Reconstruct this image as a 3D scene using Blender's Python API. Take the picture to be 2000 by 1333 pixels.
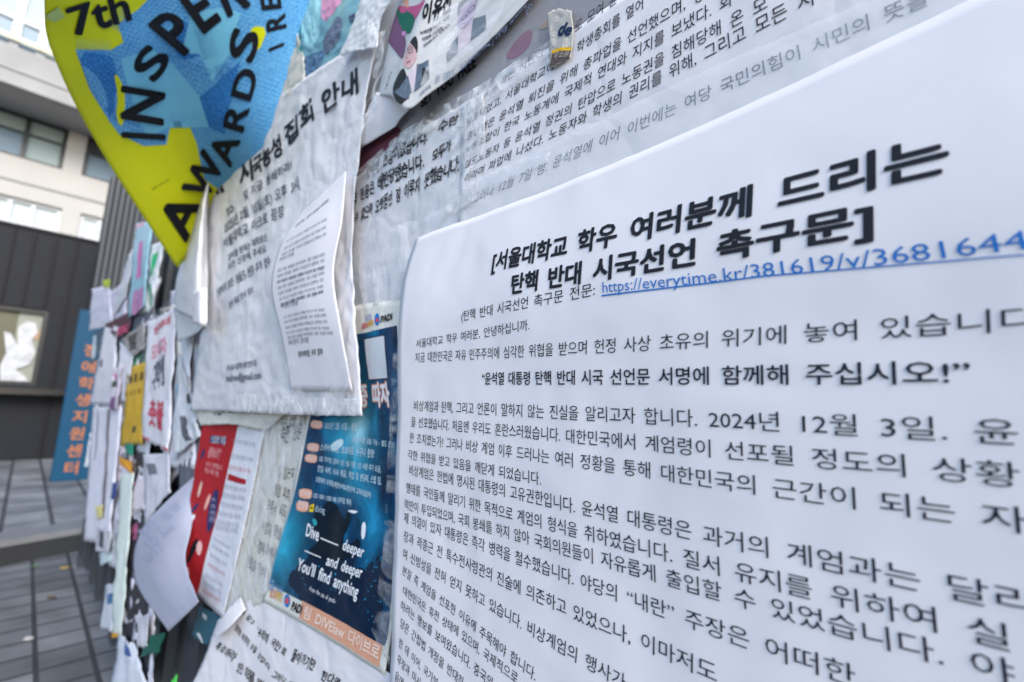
import bpy, bmesh, math, random
import numpy as np
from mathutils import Matrix, Vector, noise as mnoise

for o in list(bpy.data.objects):
    bpy.data.objects.remove(o)
SC = bpy.context.scene
COL = SC.collection
random.seed(7)

# ---------------------------------------------------------------- camera
CW, CH, FPX = 2000.0, 1333.0, 889.0        # photograph size and focal length in its pixels (16 mm lens)
HCAM = 1.30                                # camera height above the lower paving
DB = 0.40                                  # distance from the camera to the plane of the poster wall


def _n(v):
    return v / np.linalg.norm(v)


_h = _n(np.array([52 - 1000.0, 764 - 666.5, FPX]))
_v = np.array([1184 - 1000.0, -5229 - 666.5, FPX])
_v = _n(_v - _h * np.dot(_h, _v))
EX, EZ = -_h, _v
EY = np.cross(EZ, EX)
R = np.array([EX, EY, EZ])                 # rows: world axes in camera (x right, y down, z forward)
CAM = np.array([0.0, 0.0, HCAM])
cam_d = bpy.data.cameras.new('camera')
cam = bpy.data.objects.new('camera', cam_d)
COL.objects.link(cam)
cx, cy, cz = R[:, 0], -R[:, 1], -R[:, 2]
cam.matrix_world = Matrix(((cx[0], cy[0], cz[0], 0), (cx[1], cy[1], cz[1], 0), (cx[2], cy[2], cz[2], HCAM), (0, 0, 0, 1)))
cam_d.sensor_width = 36
cam_d.lens = FPX / CW * 36
cam_d.clip_start = 0.02
cam_d.clip_end = 3000
cam_d.dof.use_dof = True
cam_d.dof.focus_distance = 0.50
cam_d.dof.aperture_fstop = 3.2
SC.camera = cam

# ---------------------------------------------------------------- sky, sun, exposure
W = bpy.data.worlds.new('World')
SC.world = W
W.use_nodes = True
wn = W.node_tree
bg = wn.nodes['Background']
sky = wn.nodes.new('ShaderNodeTexSky')
sky.sky_type = 'NISHITA'
sky.sun_disc = False
SUN_DIR = Vector((0.85, -0.16, 0.55)).normalized()
sky.sun_elevation = math.asin(SUN_DIR.z)
sky.sun_rotation = math.atan2(SUN_DIR.x, SUN_DIR.y)
sky.dust_density = 1.0
sky.air_density = 1.0
wn.links.new(sky.outputs[0], bg.inputs[0])
bg.inputs[1].default_value = 0.15
sl = bpy.data.lights.new('sun', 'SUN')
sl.energy = 1.5
sl.angle = math.radians(25)
sl.color = (1.0, 0.95, 0.895)
sun = bpy.data.objects.new('sun', sl)
COL.objects.link(sun)
sun.rotation_euler = SUN_DIR.to_track_quat('Z', 'Y').to_euler()
SC.view_settings.view_transform = 'Standard'
SC.view_settings.look = 'None'
SC.view_settings.gamma = 1
SC.view_settings.exposure = 1.2
SC.cycles.max_bounces = 8
SC.cycles.transparent_max_bounces = 16


# ---------------------------------------------------------------- geometry helpers
def ray(px, py):
    return R @ np.array([px - 1000.0, py - 666.5, FPX])


def on_wall(px, py, off=0.0):
    r = ray(px, py)
    return CAM + r * ((DB - off) / r[1])


def at_dist(px, py, t):
    return CAM + _n(ray(px, py)) * t


def at_x(px, py, x):
    r = ray(px, py)
    return CAM + r * (x / r[0])


def at_z(px, py, z):
    r = ray(px, py)
    return CAM + r * ((z - HCAM) / r[2])


def project(P):
    q = (np.asarray(P) - CAM) @ R          # back to camera axes
    return np.stack([1000 + FPX * q[..., 0] / q[..., 2], 666.5 + FPX * q[..., 1] / q[..., 2]], -1)


def lin(c):
    return tuple(((x / 255) / 12.92 if x / 255 <= 0.04045 else ((x / 255 + 0.055) / 1.055) ** 2.4) for x in c) + (1.0,)


# ---------------------------------------------------------------- materials
def new_mat(name):
    m = bpy.data.materials.new(name)
    m.use_nodes = True
    nt = m.node_tree
    for n in list(nt.nodes):
        nt.nodes.remove(n)
    out = nt.nodes.new('ShaderNodeOutputMaterial')
    return m, nt, out


def nd(nt, t, **kw):
    n = nt.nodes.new('ShaderNode' + t)
    for k, v in kw.items():
        if k in n.inputs:
            n.inputs[k].default_value = v
        else:
            setattr(n, k, v)
    return n


def surface(name, col, rough=0.6, var=0.06, nscale=30.0, bump=0.0, bscale=60.0, spec=0.4, coat=0.0, metal=0.0,
            transl=0.0, coord='Object', bdetail=4.0, crease=0.0, cscale=4.0):
    m, nt, out = new_mat(name)
    tc = nd(nt, 'TexCoord')
    b = nd(nt, 'BsdfPrincipled', Roughness=rough, Metallic=metal)
    b.inputs['Specular IOR Level'].default_value = spec
    b.inputs['Coat Weight'].default_value = coat
    b.inputs['Coat Roughness'].default_value = 0.12
    nz = nd(nt, 'TexNoise', Scale=nscale, Detail=5.0)
    nt.links.new(tc.outputs[coord], nz.inputs['Vector'])
    mx = nd(nt, 'MixRGB')
    mx.inputs[1].default_value = tuple(max(0, c * (1 - var)) for c in col[:3]) + (1,)
    mx.inputs[2].default_value = tuple(min(0.92, c * (1 + var)) for c in col[:3]) + (1,)
    nt.links.new(nz.outputs[0], mx.inputs[0])
    nt.links.new(mx.outputs[0], b.inputs['Base Color'])
    if bump:
        nb = nd(nt, 'TexNoise', Scale=bscale, Detail=bdetail, Distortion=0.6)
        nt.links.new(tc.outputs[coord], nb.inputs['Vector'])
        bp = nd(nt, 'Bump', Strength=bump, Distance=0.01)
        nt.links.new(nb.outputs[0], bp.inputs['Height'])
        nt.links.new(bp.outputs[0], b.inputs['Normal'])
        nt.links.new(bp.outputs[0], b.inputs['Coat Normal'])
    if crease:                                   # fold lines left by handling
        wp = nd(nt, 'TexNoise', Scale=cscale * 0.8, Detail=2.0)
        nt.links.new(tc.outputs[coord], wp.inputs['Vector'])
        am = nd(nt, 'MixRGB', blend_type='ADD')
        am.inputs[0].default_value = 0.12
        nt.links.new(tc.outputs[coord], am.inputs[1])
        nt.links.new(wp.outputs['Color'], am.inputs[2])
        vo = nd(nt, 'TexVoronoi', feature='DISTANCE_TO_EDGE', Scale=cscale)
        nt.links.new(am.outputs[0], vo.inputs['Vector'])
        rr = nd(nt, 'MapRange')
        rr.inputs['From Max'].default_value = 0.10
        nt.links.new(vo.outputs['Distance'], rr.inputs['Value'])
        b2 = nd(nt, 'Bump', Strength=crease, Distance=0.012)
        nt.links.new(rr.outputs[0], b2.inputs['Height'])
        if bump:
            nt.links.new(bp.outputs[0], b2.inputs['Normal'])
        nt.links.new(b2.outputs[0], b.inputs['Normal'])
    last = b
    if transl:
        tr = nd(nt, 'BsdfTranslucent')
        nt.links.new(mx.outputs[0], tr.inputs[0])
        ms = nd(nt, 'MixShader', Fac=transl)
        nt.links.new(b.outputs[0], ms.inputs[1])
        nt.links.new(tr.outputs[0], ms.inputs[2])
        last = ms
    nt.links.new(last.outputs[0], out.inputs[0])
    return m


_ink = {}


def ink(rgb, rough=0.55):
    k = (tuple(rgb), rough)
    if k not in _ink:
        _ink[k] = surface('ink_%d_%d_%d' % tuple(rgb), lin(rgb), rough=rough, var=0.05, nscale=80, spec=0.12)
    return _ink[k]


def clear_film(name, low=0.03, high=0.35, scale=18.0, bump=0.6, tint=(0.95, 0.97, 1.0), haze_sheen=0.3, stretch=(1, 1, 1)):
    m, nt, out = new_mat(name)
    tc = nd(nt, 'TexCoord')
    mp = nd(nt, 'Mapping')
    mp.inputs['Scale'].default_value = stretch
    nt.links.new(tc.outputs['Object'], mp.inputs[0])
    nz = nd(nt, 'TexNoise', Scale=scale, Detail=6.0, Distortion=1.2)
    nt.links.new(mp.outputs[0], nz.inputs['Vector'])
    rp = nd(nt, 'ValToRGB')
    rp.color_ramp.elements[0].position = 0.42
    rp.color_ramp.elements[0].color = (low,) * 3 + (1,)
    rp.color_ramp.elements[1].position = 0.72
    rp.color_ramp.elements[1].color = (high,) * 3 + (1,)
    nt.links.new(nz.outputs[0], rp.inputs[0])
    bp = nd(nt, 'Bump', Strength=bump, Distance=0.012)
    nt.links.new(nz.outputs[0], bp.inputs['Height'])
    gl = nd(nt, 'BsdfGlossy', Roughness=0.12)
    nt.links.new(bp.outputs[0], gl.inputs['Normal'])
    df = nd(nt, 'BsdfDiffuse')  # white diffuse share also stands in for bright highlights on the film
    df.inputs[0].default_value = tint[:3] + (1,)
    nt.links.new(bp.outputs[0], df.inputs['Normal'])
    gd = nd(nt, 'MixShader', Fac=haze_sheen)
    nt.links.new(gl.outputs[0], gd.inputs[1])
    nt.links.new(df.outputs[0], gd.inputs[2])
    tr = nd(nt, 'BsdfTransparent')
    ms = nd(nt, 'MixShader')
    nt.links.new(rp.outputs[0], ms.inputs[0])
    nt.links.new(tr.outputs[0], ms.inputs[1])
    nt.links.new(gd.outputs[0], ms.inputs[2])
    nt.links.new(ms.outputs[0], out.inputs[0])
    return m


PAPER = surface('white_paper', (0.81, 0.79, 0.82, 1), rough=0.7, var=0.015, nscale=9, bump=0.12, bscale=14, transl=0.12, spec=0.2, crease=0.07, cscale=7)
PAPER_SMOOTH = surface('smooth_white_paper', (0.82, 0.80, 0.835, 1), rough=0.65, var=0.01, nscale=6, bump=0.08, bscale=9, transl=0.12, spec=0.2, crease=0.0)
PAPER_THIN = surface('thin_wrinkled_paper', (0.77, 0.775, 0.815, 1), rough=0.55, var=0.03, nscale=7, bump=0.35, bscale=16, transl=0.2, spec=0.25, crease=0.10, cscale=8)
PAPER_AGED = surface('weathered_cream_paper', (0.68, 0.67, 0.62, 1), rough=0.7, var=0.08, nscale=12, bump=0.4, bscale=22, transl=0.15, spec=0.2, crease=0.14, cscale=10)
PAPER_GREY = surface('greyish_paper', (0.52, 0.53, 0.56, 1), rough=0.7, var=0.06, nscale=10, bump=0.3, bscale=18, transl=0.1)
CRINKLE = surface('crinkled_glossy_paper', (0.84, 0.85, 0.87, 1), rough=0.35, var=0.05, nscale=14, bump=0.0, bscale=14, coat=0.15, transl=0.2)


def coated(name, rgb, bump=0.15, bscale=18, coat=0.3, var=0.06, rough=0.45):
    return surface(name, lin(rgb), rough=rough, var=var, nscale=16, bump=bump, bscale=bscale, coat=coat * 0.4, spec=0.15, crease=bump * 0.4, cscale=9)


# ---------------------------------------------------------------- object helpers
def tag(o, label=None, cat=None, group=None, kind=None):
    for k, v in (('label', label), ('category', cat), ('group', group), ('kind', kind)):
        if v:
            o[k] = v
    return o


def mesh_obj(name, verts, faces, mats, parent=None, smooth=False, mi=None, uvs=None):
    me = bpy.data.meshes.new(name)
    me.from_pydata([tuple(map(float, v)) for v in verts], [], faces)
    for m in mats:
        me.materials.append(m)
    if mi:
        me.polygons.foreach_set('material_index', mi)
    if smooth:
        me.polygons.foreach_set('use_smooth', [True] * len(me.polygons))
    if uvs is not None:
        l = me.uv_layers.new(name='UVMap')
        li = np.empty(len(me.loops), int)
        me.loops.foreach_get('vertex_index', li)
        l.data.foreach_set('uv', np.asarray(uvs)[li].ravel())
    me.update()
    o = bpy.data.objects.new(name, me)
    COL.objects.link(o)
    if parent:
        o.parent = parent
    return o


def empty(name, loc=(0, 0, 0)):
    o = bpy.data.objects.new(name, None)
    o.empty_display_size = 0.1
    COL.objects.link(o)
    o.location = loc
    return o


class MB:
    """collects boxes and prisms and links them as one mesh"""

    def __init__(s):
        s.v, s.f = [], []

    def box(s, x0, x1, y0, y1, z0, z1):
        n = len(s.v)
        s.v += [(x, y, z) for z in (z0, z1) for (x, y) in ((x0, y0), (x1, y0), (x1, y1), (x0, y1))]
        s.f += [tuple(n + i for i in q) for q in ((3, 2, 1, 0), (4, 5, 6, 7), (0, 1, 5, 4), (1, 2, 6, 5), (2, 3, 7, 6), (3, 0, 4, 7))]
        return s

    def build(s, name, mat, parent=None, bevel=0.0):
        loc = Vector(parent.location) if parent else Vector((0, 0, 0))
        o = mesh_obj(name, [tuple(Vector(v) - loc) for v in s.v], s.f, [mat], parent)
        if bevel:
            b = o.modifiers.new('bevel', 'BEVEL')
            b.width = bevel
            b.segments = 2
        return o


# ---------------------------------------------------------------- lettering
_fcurve = bpy.data.curves.new('lettering', 'FONT')
_fobj = bpy.data.objects.new('lettering', _fcurve)
_gl, _adv = {}, {}


def outline(c, res=2):
    """one character's outline, one em high"""
    if (c, res) not in _gl:
        _fcurve.body = c
        _fcurve.resolution_u = res
        me = bpy.data.meshes.new_from_object(_fobj)
        v = np.array([tuple(q.co)[:2] for q in me.vertices]).reshape(-1, 2)
        _gl[(c, res)] = (v, [tuple(q.vertices) for q in me.polygons])
        bpy.data.meshes.remove(me)
    return _gl[(c, res)]


def advance(c):
    """how far the pen moves on after a character"""
    if ord(c) > 0x3000:
        return 0.92
    if c not in _adv:
        bar = outline('|')[0][:, 0].max()
        _adv[c] = outline(c + '|')[0][:, 0].max() - bar
    return _adv[c]


def stamp(v, f, bold):
    """a heavier weight: the same outline struck several times, each a hair above the last"""
    n = len(v)
    v3 = np.concatenate([v, np.zeros((n, 1))], 1)
    if bold <= 0.004 or not n:
        return v3, f
    m_ = 8
    V = np.concatenate([v3 + [bold * math.cos((t + .5) * 6.2832 / m_), bold * math.sin((t + .5) * 6.2832 / m_), t] for t in range(m_)])
    return V, [tuple(i + n * t for i in q) for t in range(m_) for q in f]


def line_glyphs(s, bold, res, hand, rng):
    V, F, x, n = [], [], 0.0, 0
    for ch in s:
        if ch == ' ':
            x += 0.55 if hand else 0.46
            continue
        v, f = outline(ch, res if ord(ch) < 128 else 2)
        q = v
        adv = advance(ch)
        if hand:
            adv = 0.80 if ord(ch) > 0x3000 else 0.36
            a = rng.uniform(-0.10, 0.10)
            sc = rng.uniform(0.85, 1.12)
            q = (v - [0.45, 0.35]) * [sc * rng.uniform(0.82, 1.0), sc]
            q = np.stack([q[:, 0] * math.cos(a) - q[:, 1] * math.sin(a), q[:, 0] * math.sin(a) + q[:, 1] * math.cos(a)], 1)
            q[:, 0] += 0.22 * q[:, 1]
            q[:, 1] += 0.05 * np.sin(q[:, 0] * 7 + rng.uniform(0, 6))
            q = q + [0.42, 0.35 + rng.uniform(-0.06, 0.06)]
        q3, f = stamp(q, f, bold)
        q3 = q3 + [x, 0, 0]
        V.append(q3)
        F += [tuple(i + n for i in p) for p in f]
        n += len(q3)
        x += adv
    return np.concatenate(V), F


# ---------------------------------------------------------------- sheets of paper
def basis(t, n):
    """Catmull-Rom weights of n control points at t in 0..1, end tangents straight"""
    shp = np.shape(t)
    t = np.asarray(t, float).ravel()
    Wm = np.zeros((len(t), n))
    if n == 2:
        Wm[:, 0], Wm[:, 1] = 1 - t, t
        return Wm.reshape(shp + (n,))
    s = t * (n - 1)
    i = np.clip(np.floor(s).astype(int), 0, n - 2)
    x = s - i
    w = (-.5 * x ** 3 + x ** 2 - .5 * x, 1.5 * x ** 3 - 2.5 * x ** 2 + 1, -1.5 * x ** 3 + 2 * x ** 2 + .5 * x, .5 * x ** 3 - .5 * x ** 2)
    r = np.arange(len(t))
    for k in range(4):
        j = i + k - 1
        lo, hi = j < 0, j > n - 1
        ok = ~(lo | hi)
        Wm[r[ok], j[ok]] += w[k][ok]
        Wm[r[lo], 0] += 2 * w[k][lo]
        Wm[r[lo], 1] -= w[k][lo]
        Wm[r[hi], n - 1] += 2 * w[k][hi]
        Wm[r[hi], n - 2] -= w[k][hi]
    return Wm.reshape(shp + (n,))


ALL = []


class Sheet:
    """a sheet of paper or film: a grid of points where it hangs, wrinkled, with what is printed on it as parts"""

    def __init__(s, name, label, cat, rows, mat, res=(30, 30), wr=0.0, wscale=0.12, seed=None, group='papers pasted along the fence',
                 torn='', tamp=0.004, thick=0.0003, fold=0.0):
        s.name, s.label, s.cat, s.mat, s.group, s.thick = name, label, cat, mat, group, thick
        C = []
        for r in rows:
            q = []
            for p in r:
                if len(p) == 4 and p[3] == 'd':
                    q.append(at_dist(p[0], p[1], p[2]))
                elif len(p) == 4:
                    q.append(np.array(p[:3], float))
                else:
                    q.append(on_wall(*p))
            C.append(q)
        s.C = np.array(C)
        s.nr, s.nc = s.C.shape[:2]
        s.nu, s.nv = res
        seed = len(ALL) * 13.7 if seed is None else seed
        rng = random.Random(seed)
        s.rng = rng
        u, v = np.meshgrid(np.linspace(0, 1, s.nu + 1), np.linspace(0, 1, s.nv + 1))
        P = s.S(u, v)
        s.smooth_proj = project(P)
        wid = np.linalg.norm(s.S(np.array(1.), np.array(.5)) - s.S(np.array(0.), np.array(.5)))
        hei = np.linalg.norm(s.S(np.array(.5), np.array(1.)) - s.S(np.array(.5), np.array(0.)))
        s.size = (wid, hei)
        if wr:
            N = s.normals(P)
            d = np.zeros(u.shape)
            for a in range(u.shape[0]):
                for b in range(u.shape[1]):
                    q = Vector((u[a, b] * wid / wscale, v[a, b] * hei / wscale, seed))
                    x = mnoise.noise(q) + 0.45 * (1 - 2 * abs(mnoise.noise(q * 2.1 + Vector((7, 3, 1)))))
                    if fold:
                        x += fold * (0.5 - abs(mnoise.noise(q * 3.7 + Vector((1, 9, 4)))))
                    d[a, b] = x
            P = P + N * (wr * d)[..., None]
        for side in torn:
            sl_, inn = {'T': ((0, slice(None)), (1, slice(None))), 'B': ((-1, slice(None)), (-2, slice(None))),
                        'L': ((slice(None), 0), (slice(None), 1)), 'R': ((slice(None), -1), (slice(None), -2))}[side]
            e = P[sl_].copy()
            di = P[inn] - e
            di = di / np.maximum(np.linalg.norm(di, axis=-1, keepdims=True), 1e-9)
            am = np.array([mnoise.noise(Vector((k * 0.33, seed, 2))) + 0.6 * mnoise.noise(Vector((k * 1.1, seed, 5))) for k in range(len(e))])
            P[sl_] = e + di * (am * tamp)[:, None]
        s.P = P
        s.N = s.normals(P)
        s.parts = {}
        ALL.append(s)

    def S(s, u, v):
        return np.einsum('...i,...j,ijk->...k', basis(v, s.nr), basis(u, s.nc), s.C)

    def normals(s, P):
        n = np.cross(np.gradient(P, axis=1), np.gradient(P, axis=0))
        n /= np.maximum(np.linalg.norm(n, axis=-1, keepdims=True), 1e-12)
        c = CAM - P
        # the printed side is the one that faces the lens
        if (np.einsum('ijk,ijk->ij', n, c) > 0).mean() < 0.5:
            n = -n
        return n

    def at(s, uv, lift):
        uv = np.asarray(uv, float)
        a, b = uv[:, 0] * s.nu, uv[:, 1] * s.nv
        i, j = np.clip(np.floor(a).astype(int), 0, s.nu - 1), np.clip(np.floor(b).astype(int), 0, s.nv - 1)
        x, y = (a - i)[:, None], (b - j)[:, None]
        f = lambda G: (G[j, i] * (1 - x) + G[j, i + 1] * x) * (1 - y) + (G[j + 1, i] * (1 - x) + G[j + 1, i + 1] * x) * y
        n = f(s.N)
        n /= np.maximum(np.linalg.norm(n, axis=1, keepdims=True), 1e-9)
        return f(s.P) + n * lift

    def uv(s, px, py):
        """where on the sheet a point of the photograph lies"""
        tgt = np.array([px, py], float)
        k = np.argmin(((s.smooth_proj - tgt) ** 2).sum(-1))
        q = np.array([(k % (s.nu + 1)) / s.nu, (k // (s.nu + 1)) / s.nv])
        for _ in range(8):
            f0 = project(s.S(q[0:1], q[1:2]))[0]
            e = 1e-4
            J = np.stack([(project(s.S(q[0:1] + e, q[1:2]))[0] - f0) / e, (project(s.S(q[0:1], q[1:2] + e))[0] - f0) / e], 1)
            try:
                st = np.linalg.solve(J, tgt - f0)
            except np.linalg.LinAlgError:
                break
            m = np.abs(st).max()
            q = q + st * min(1, 0.25 / max(m, 1e-9))
            q = np.clip(q, -0.6, 1.6)
            if m < 2e-5:
                break
        return q

    def add(s, part, uv, faces, mat, lift):
        s.parts.setdefault(part, []).append((s.at(uv, lift), faces, mat, np.asarray(uv)))

    def text(s, body, p0, p1, mat, part='printed_text', bold=0.0, aspect=1.0, up=None, lift=0.0006, hand=False, res=2, n=1, shear=0.0):
        uv0, uv1 = s.uv(*p0), s.uv(*p1)
        V, F = line_glyphs(body, bold, res, hand, s.rng)
        w = V[:, 0].max()
        hangul = any(ord(c_) > 0x3000 for c_ in body)
        if hangul:
            V = V + [0, 0.09, 0]                        # Korean letters stand a little below the base line
        e = 1e-3
        m = np.clip((uv0 + uv1) / 2, 0, 1)
        P = lambda q: s.S(q[0:1], q[1:2])[0]
        Tu, Tv = (P(m + [e, 0]) - P(m)) / e, (P(m + [0, e]) - P(m)) / e
        E3 = Tu * (uv1 - uv0)[0] + Tv * (uv1 - uv0)[1]
        L = np.linalg.norm(E3)
        if up is not None:
            upv = (s.uv(*up) - uv0) / (0.93 if hangul else 0.72)
        else:
            nn = np.cross(Tu, Tv)
            U = _n(np.cross(nn, E3))
            if np.dot(U, P(m) - P(m + [0, e])) < 0:
                U = -U
            upv = np.linalg.lstsq(np.stack([Tu, Tv], 1), U, rcond=None)[0] * (L / w * aspect)
        x = V[:, 0] + shear * V[:, 1]
        uv = uv0[None] + (x / w)[:, None] * (uv1 - uv0)[None] + V[:, 1:2] * upv[None]
        s.add(part, uv, F, mat, lift + V[:, 2:3] * 2.5e-5)

    def poly(s, pts, mat, part='picture', lift=0.0004, smooth=0, uvpts=False):
        q = np.array(pts, float) if uvpts else np.array([s.uv(*p) for p in pts])
        for _ in range(smooth):                      # corner cutting
            nx = np.roll(q, -1, 0)
            q = np.stack([q * .75 + nx * .25, q * .25 + nx * .75], 1).reshape(-1, 2)
        q = np.clip(q, 0.0015, 0.9985)
        bm = bmesh.new()
        vs = [bm.verts.new((a, b, 0)) for a, b in q]
        try:
            bm.faces.new(vs)
        except ValueError:
            bm.free()
            return
        bmesh.ops.triangulate(bm, faces=bm.faces[:])
        for ax, n_ in ((0, s.nu), (1, s.nv)):
            lo, hi = q[:, ax].min(), q[:, ax].max()
            for k in range(int(math.ceil(lo * n_)), int(math.floor(hi * n_)) + 1):
                co, no = [0, 0, 0], [0, 0, 0]
                co[ax], no[ax] = k / n_, 1
                bmesh.ops.bisect_plane(bm, geom=bm.verts[:] + bm.edges[:] + bm.faces[:], plane_co=co, plane_no=no, dist=1e-7)
        bm.verts.index_update()
        V = np.array([tuple(v.co)[:2] for v in bm.verts])
        F = [tuple(v.index for v in f.verts) for f in bm.faces]
        bm.free()
        s.add(part, V, F, mat, lift)

    def build(s):
        base = s.P.reshape(-1, 3).mean(0)
        base = s.P[-1, s.nu // 2].copy() if True else base
        n1 = s.nu + 1
        F = [(j * n1 + i, j * n1 + i + 1, (j + 1) * n1 + i + 1, (j + 1) * n1 + i) for j in range(s.nv) for i in range(s.nu)]
        # wind faces so that their normals are the printed side
        p = s.P.reshape(-1, 3)
        k = len(F) // 2
        a, b, c, d = F[k]
        if np.dot(np.cross(p[b] - p[a], p[d] - p[a]), s.N.reshape(-1, 3)[a]) < 0:
            F = [f[::-1] for f in F]
        u, v = np.meshgrid(np.linspace(0, 1, s.nu + 1), np.linspace(1, 0, s.nv + 1))
        root = mesh_obj(s.name, p - base, F, [s.mat], smooth=True, uvs=np.stack([u.ravel(), v.ravel()], 1))
        root.location = base
        so = root.modifiers.new('thickness', 'SOLIDIFY')
        so.thickness = s.thick
        so.offset = -1
        tag(root, s.label, s.cat, s.group)
        for part, pcs in s.parts.items():
            V, FF, mats, mi, UV = [], [], [], [], []
            n = 0
            for (pv, pf, m, puv) in pcs:
                UV.append(puv * [1, -1] + [0, 1])
                V.append(pv - base)
                FF += [tuple(i + n for i in f) for f in pf]
                n += len(pv)
                if m not in mats:
                    mats.append(m)
                mi += [mats.index(m)] * len(pf)
            mesh_obj(part, np.concatenate(V), FF, mats, root, mi=mi, uvs=np.concatenate(UV))
        return root


BLACK = ink((28, 30, 36))
DARK = ink((40, 44, 52))
WHITE = ink((232, 235, 240))

# ================================================================ THE SETTING
ZT = 0.185                                   # height of the upper terrace


def paving(name, sx, sy, c1, c2, mortar, msize, off=0.0):
    m, nt, out = new_mat(name)
    tc = nd(nt, 'TexCoord')
    br = nd(nt, 'TexBrick', offset=off, Scale=1.0)
    br.inputs['Color1'].default_value = c1
    br.inputs['Color2'].default_value = c2
    br.inputs['Mortar'].default_value = mortar
    br.inputs['Mortar Size'].default_value = msize
    br.inputs['Mortar Smooth'].default_value = 0.3
    br.inputs['Brick Width'].default_value = sx
    br.inputs['Row Height'].default_value = sy
    nt.links.new(tc.outputs['Object'], br.inputs['Vector'])
    nz = nd(nt, 'TexNoise', Scale=3.0, Detail=8.0)
    nt.links.new(tc.outputs['Object'], nz.inputs['Vector'])
    mx = nd(nt, 'MixRGB', blend_type='OVERLAY')
    mx.inputs[0].default_value = 0.85
    nt.links.new(br.outputs[0], mx.inputs[1])
    nt.links.new(nz.outputs[0], mx.inputs[2])
    b = nd(nt, 'BsdfPrincipled', Roughness=0.75)
    nt.links.new(mx.outputs[0], b.inputs['Base Color'])
    bp = nd(nt, 'Bump', Strength=0.5, Distance=0.01, invert=True)
    nt.links.new(br.outputs['Fac'], bp.inputs['Height'])
    nt.links.new(bp.outputs[0], b.inputs['Normal'])
    nt.links.new(b.outputs[0], out.inputs[0])
    return m


M_pave = paving('grey_pavers', 0.20, 0.20, (0.085, 0.088, 0.093, 1), (0.165, 0.168, 0.175, 1), (0.03, 0.03, 0.033, 1), 0.012)
M_terr = paving('terrace_slabs', 0.55, 0.30, (0.125, 0.128, 0.135, 1), (0.22, 0.223, 0.23, 1), (0.045, 0.045, 0.05, 1), 0.018, 0.5)
M_kerb = surface('kerb_stone', (0.16, 0.163, 0.17, 1), rough=0.8, var=0.15, nscale=8, bump=0.2)
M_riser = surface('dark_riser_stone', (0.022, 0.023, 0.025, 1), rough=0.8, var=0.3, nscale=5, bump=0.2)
M_ground = surface('asphalt', (0.12, 0.12, 0.13, 1), rough=0.9, var=0.2, nscale=2)
M_concrete = surface('cream_wall', (0.44, 0.425, 0.40, 1), rough=0.85, var=0.08, nscale=1.5, bump=0.05)
M_parapet = surface('weathered_concrete', (0.33, 0.325, 0.32, 1), rough=0.9, var=0.40, nscale=0.9, bump=0.1)
M_soffit = surface('soffit_paint', (0.40, 0.39, 0.38, 1), rough=0.9, var=0.06, nscale=1)
M_clad = surface('black_cladding', (0.012, 0.0135, 0.018, 1), rough=0.6, var=0.25, nscale=2, spec=0.2)
M_seam = surface('black_seam', (0.009, 0.009, 0.011, 1), rough=0.6, var=0.1, spec=0.2)
M_frame_d = surface('dark_window_frame', (0.02, 0.021, 0.024, 1), rough=0.4)
M_frame_w = surface('white_window_frame', (0.55, 0.56, 0.58, 1), rough=0.5)
M_blind = surface('pale_blind', (0.48, 0.53, 0.54, 1), rough=0.7, var=0.05, nscale=3)
M_steel = surface('dark_blue_grey_steel', (0.026, 0.032, 0.043, 1), rough=0.42, var=0.12, nscale=7, spec=0.5)
M_steel2 = surface('dark_ribbed_steel', (0.024, 0.029, 0.038, 1), rough=0.6, spec=0.2, var=0.15, nscale=6)


def glass_mat(name, col, rough=0.08):
    return surface(name, col, rough=rough, var=0.4, nscale=0.8, spec=0.1)


M_glass_b = glass_mat('blue_grey_glass', (0.20, 0.27, 0.33, 1))
M_glass_p = glass_mat('pale_glass', (0.30, 0.37, 0.37, 1))
M_glass_d = glass_mat('dark_glass', (0.06, 0.065, 0.07, 1))

g = MB().box(-400, 400, -400, 400, -0.4, -0.012).build('ground', M_ground)
tag(g, kind='structure')
p = MB().box(-5.60, 6, -6, 6, -0.05, 0).build('paving', M_pave)
tag(p, kind='structure')
# the kerb runs slightly askew to the wall
k0, k1 = np.array([-5.197, 0.034]), np.array([-5.326, 0.507])
kd = _n(k1 - k0)
kn = np.array([-kd[1], kd[0]])
if kn[0] > 0:
    kn = -kn
A, B = k0 - kd * 6, k0 + kd * 6


def slab(name, a, b, depth, z0, z1, mat, shift=0.0):
    q = [a + kn * shift, b + kn * shift, b + kn * (shift + depth), a + kn * (shift + depth)]
    v = [(x, y, z0) for x, y in q] + [(x, y, z1) for x, y in q]
    o = mesh_obj(name, v, [(3, 2, 1, 0), (4, 5, 6, 7), (0, 1, 5, 4), (1, 2, 6, 5), (2, 3, 7, 6), (3, 0, 4, 7)], [mat])
    tag(o, kind='structure')
    return o


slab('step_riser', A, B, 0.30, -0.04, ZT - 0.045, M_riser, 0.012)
slab('kerb', A, B, 0.30, ZT - 0.045, ZT + 0.003, M_kerb)
slab('terrace', A, B, 14, -0.04, ZT, M_terr, 0.312)

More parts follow.
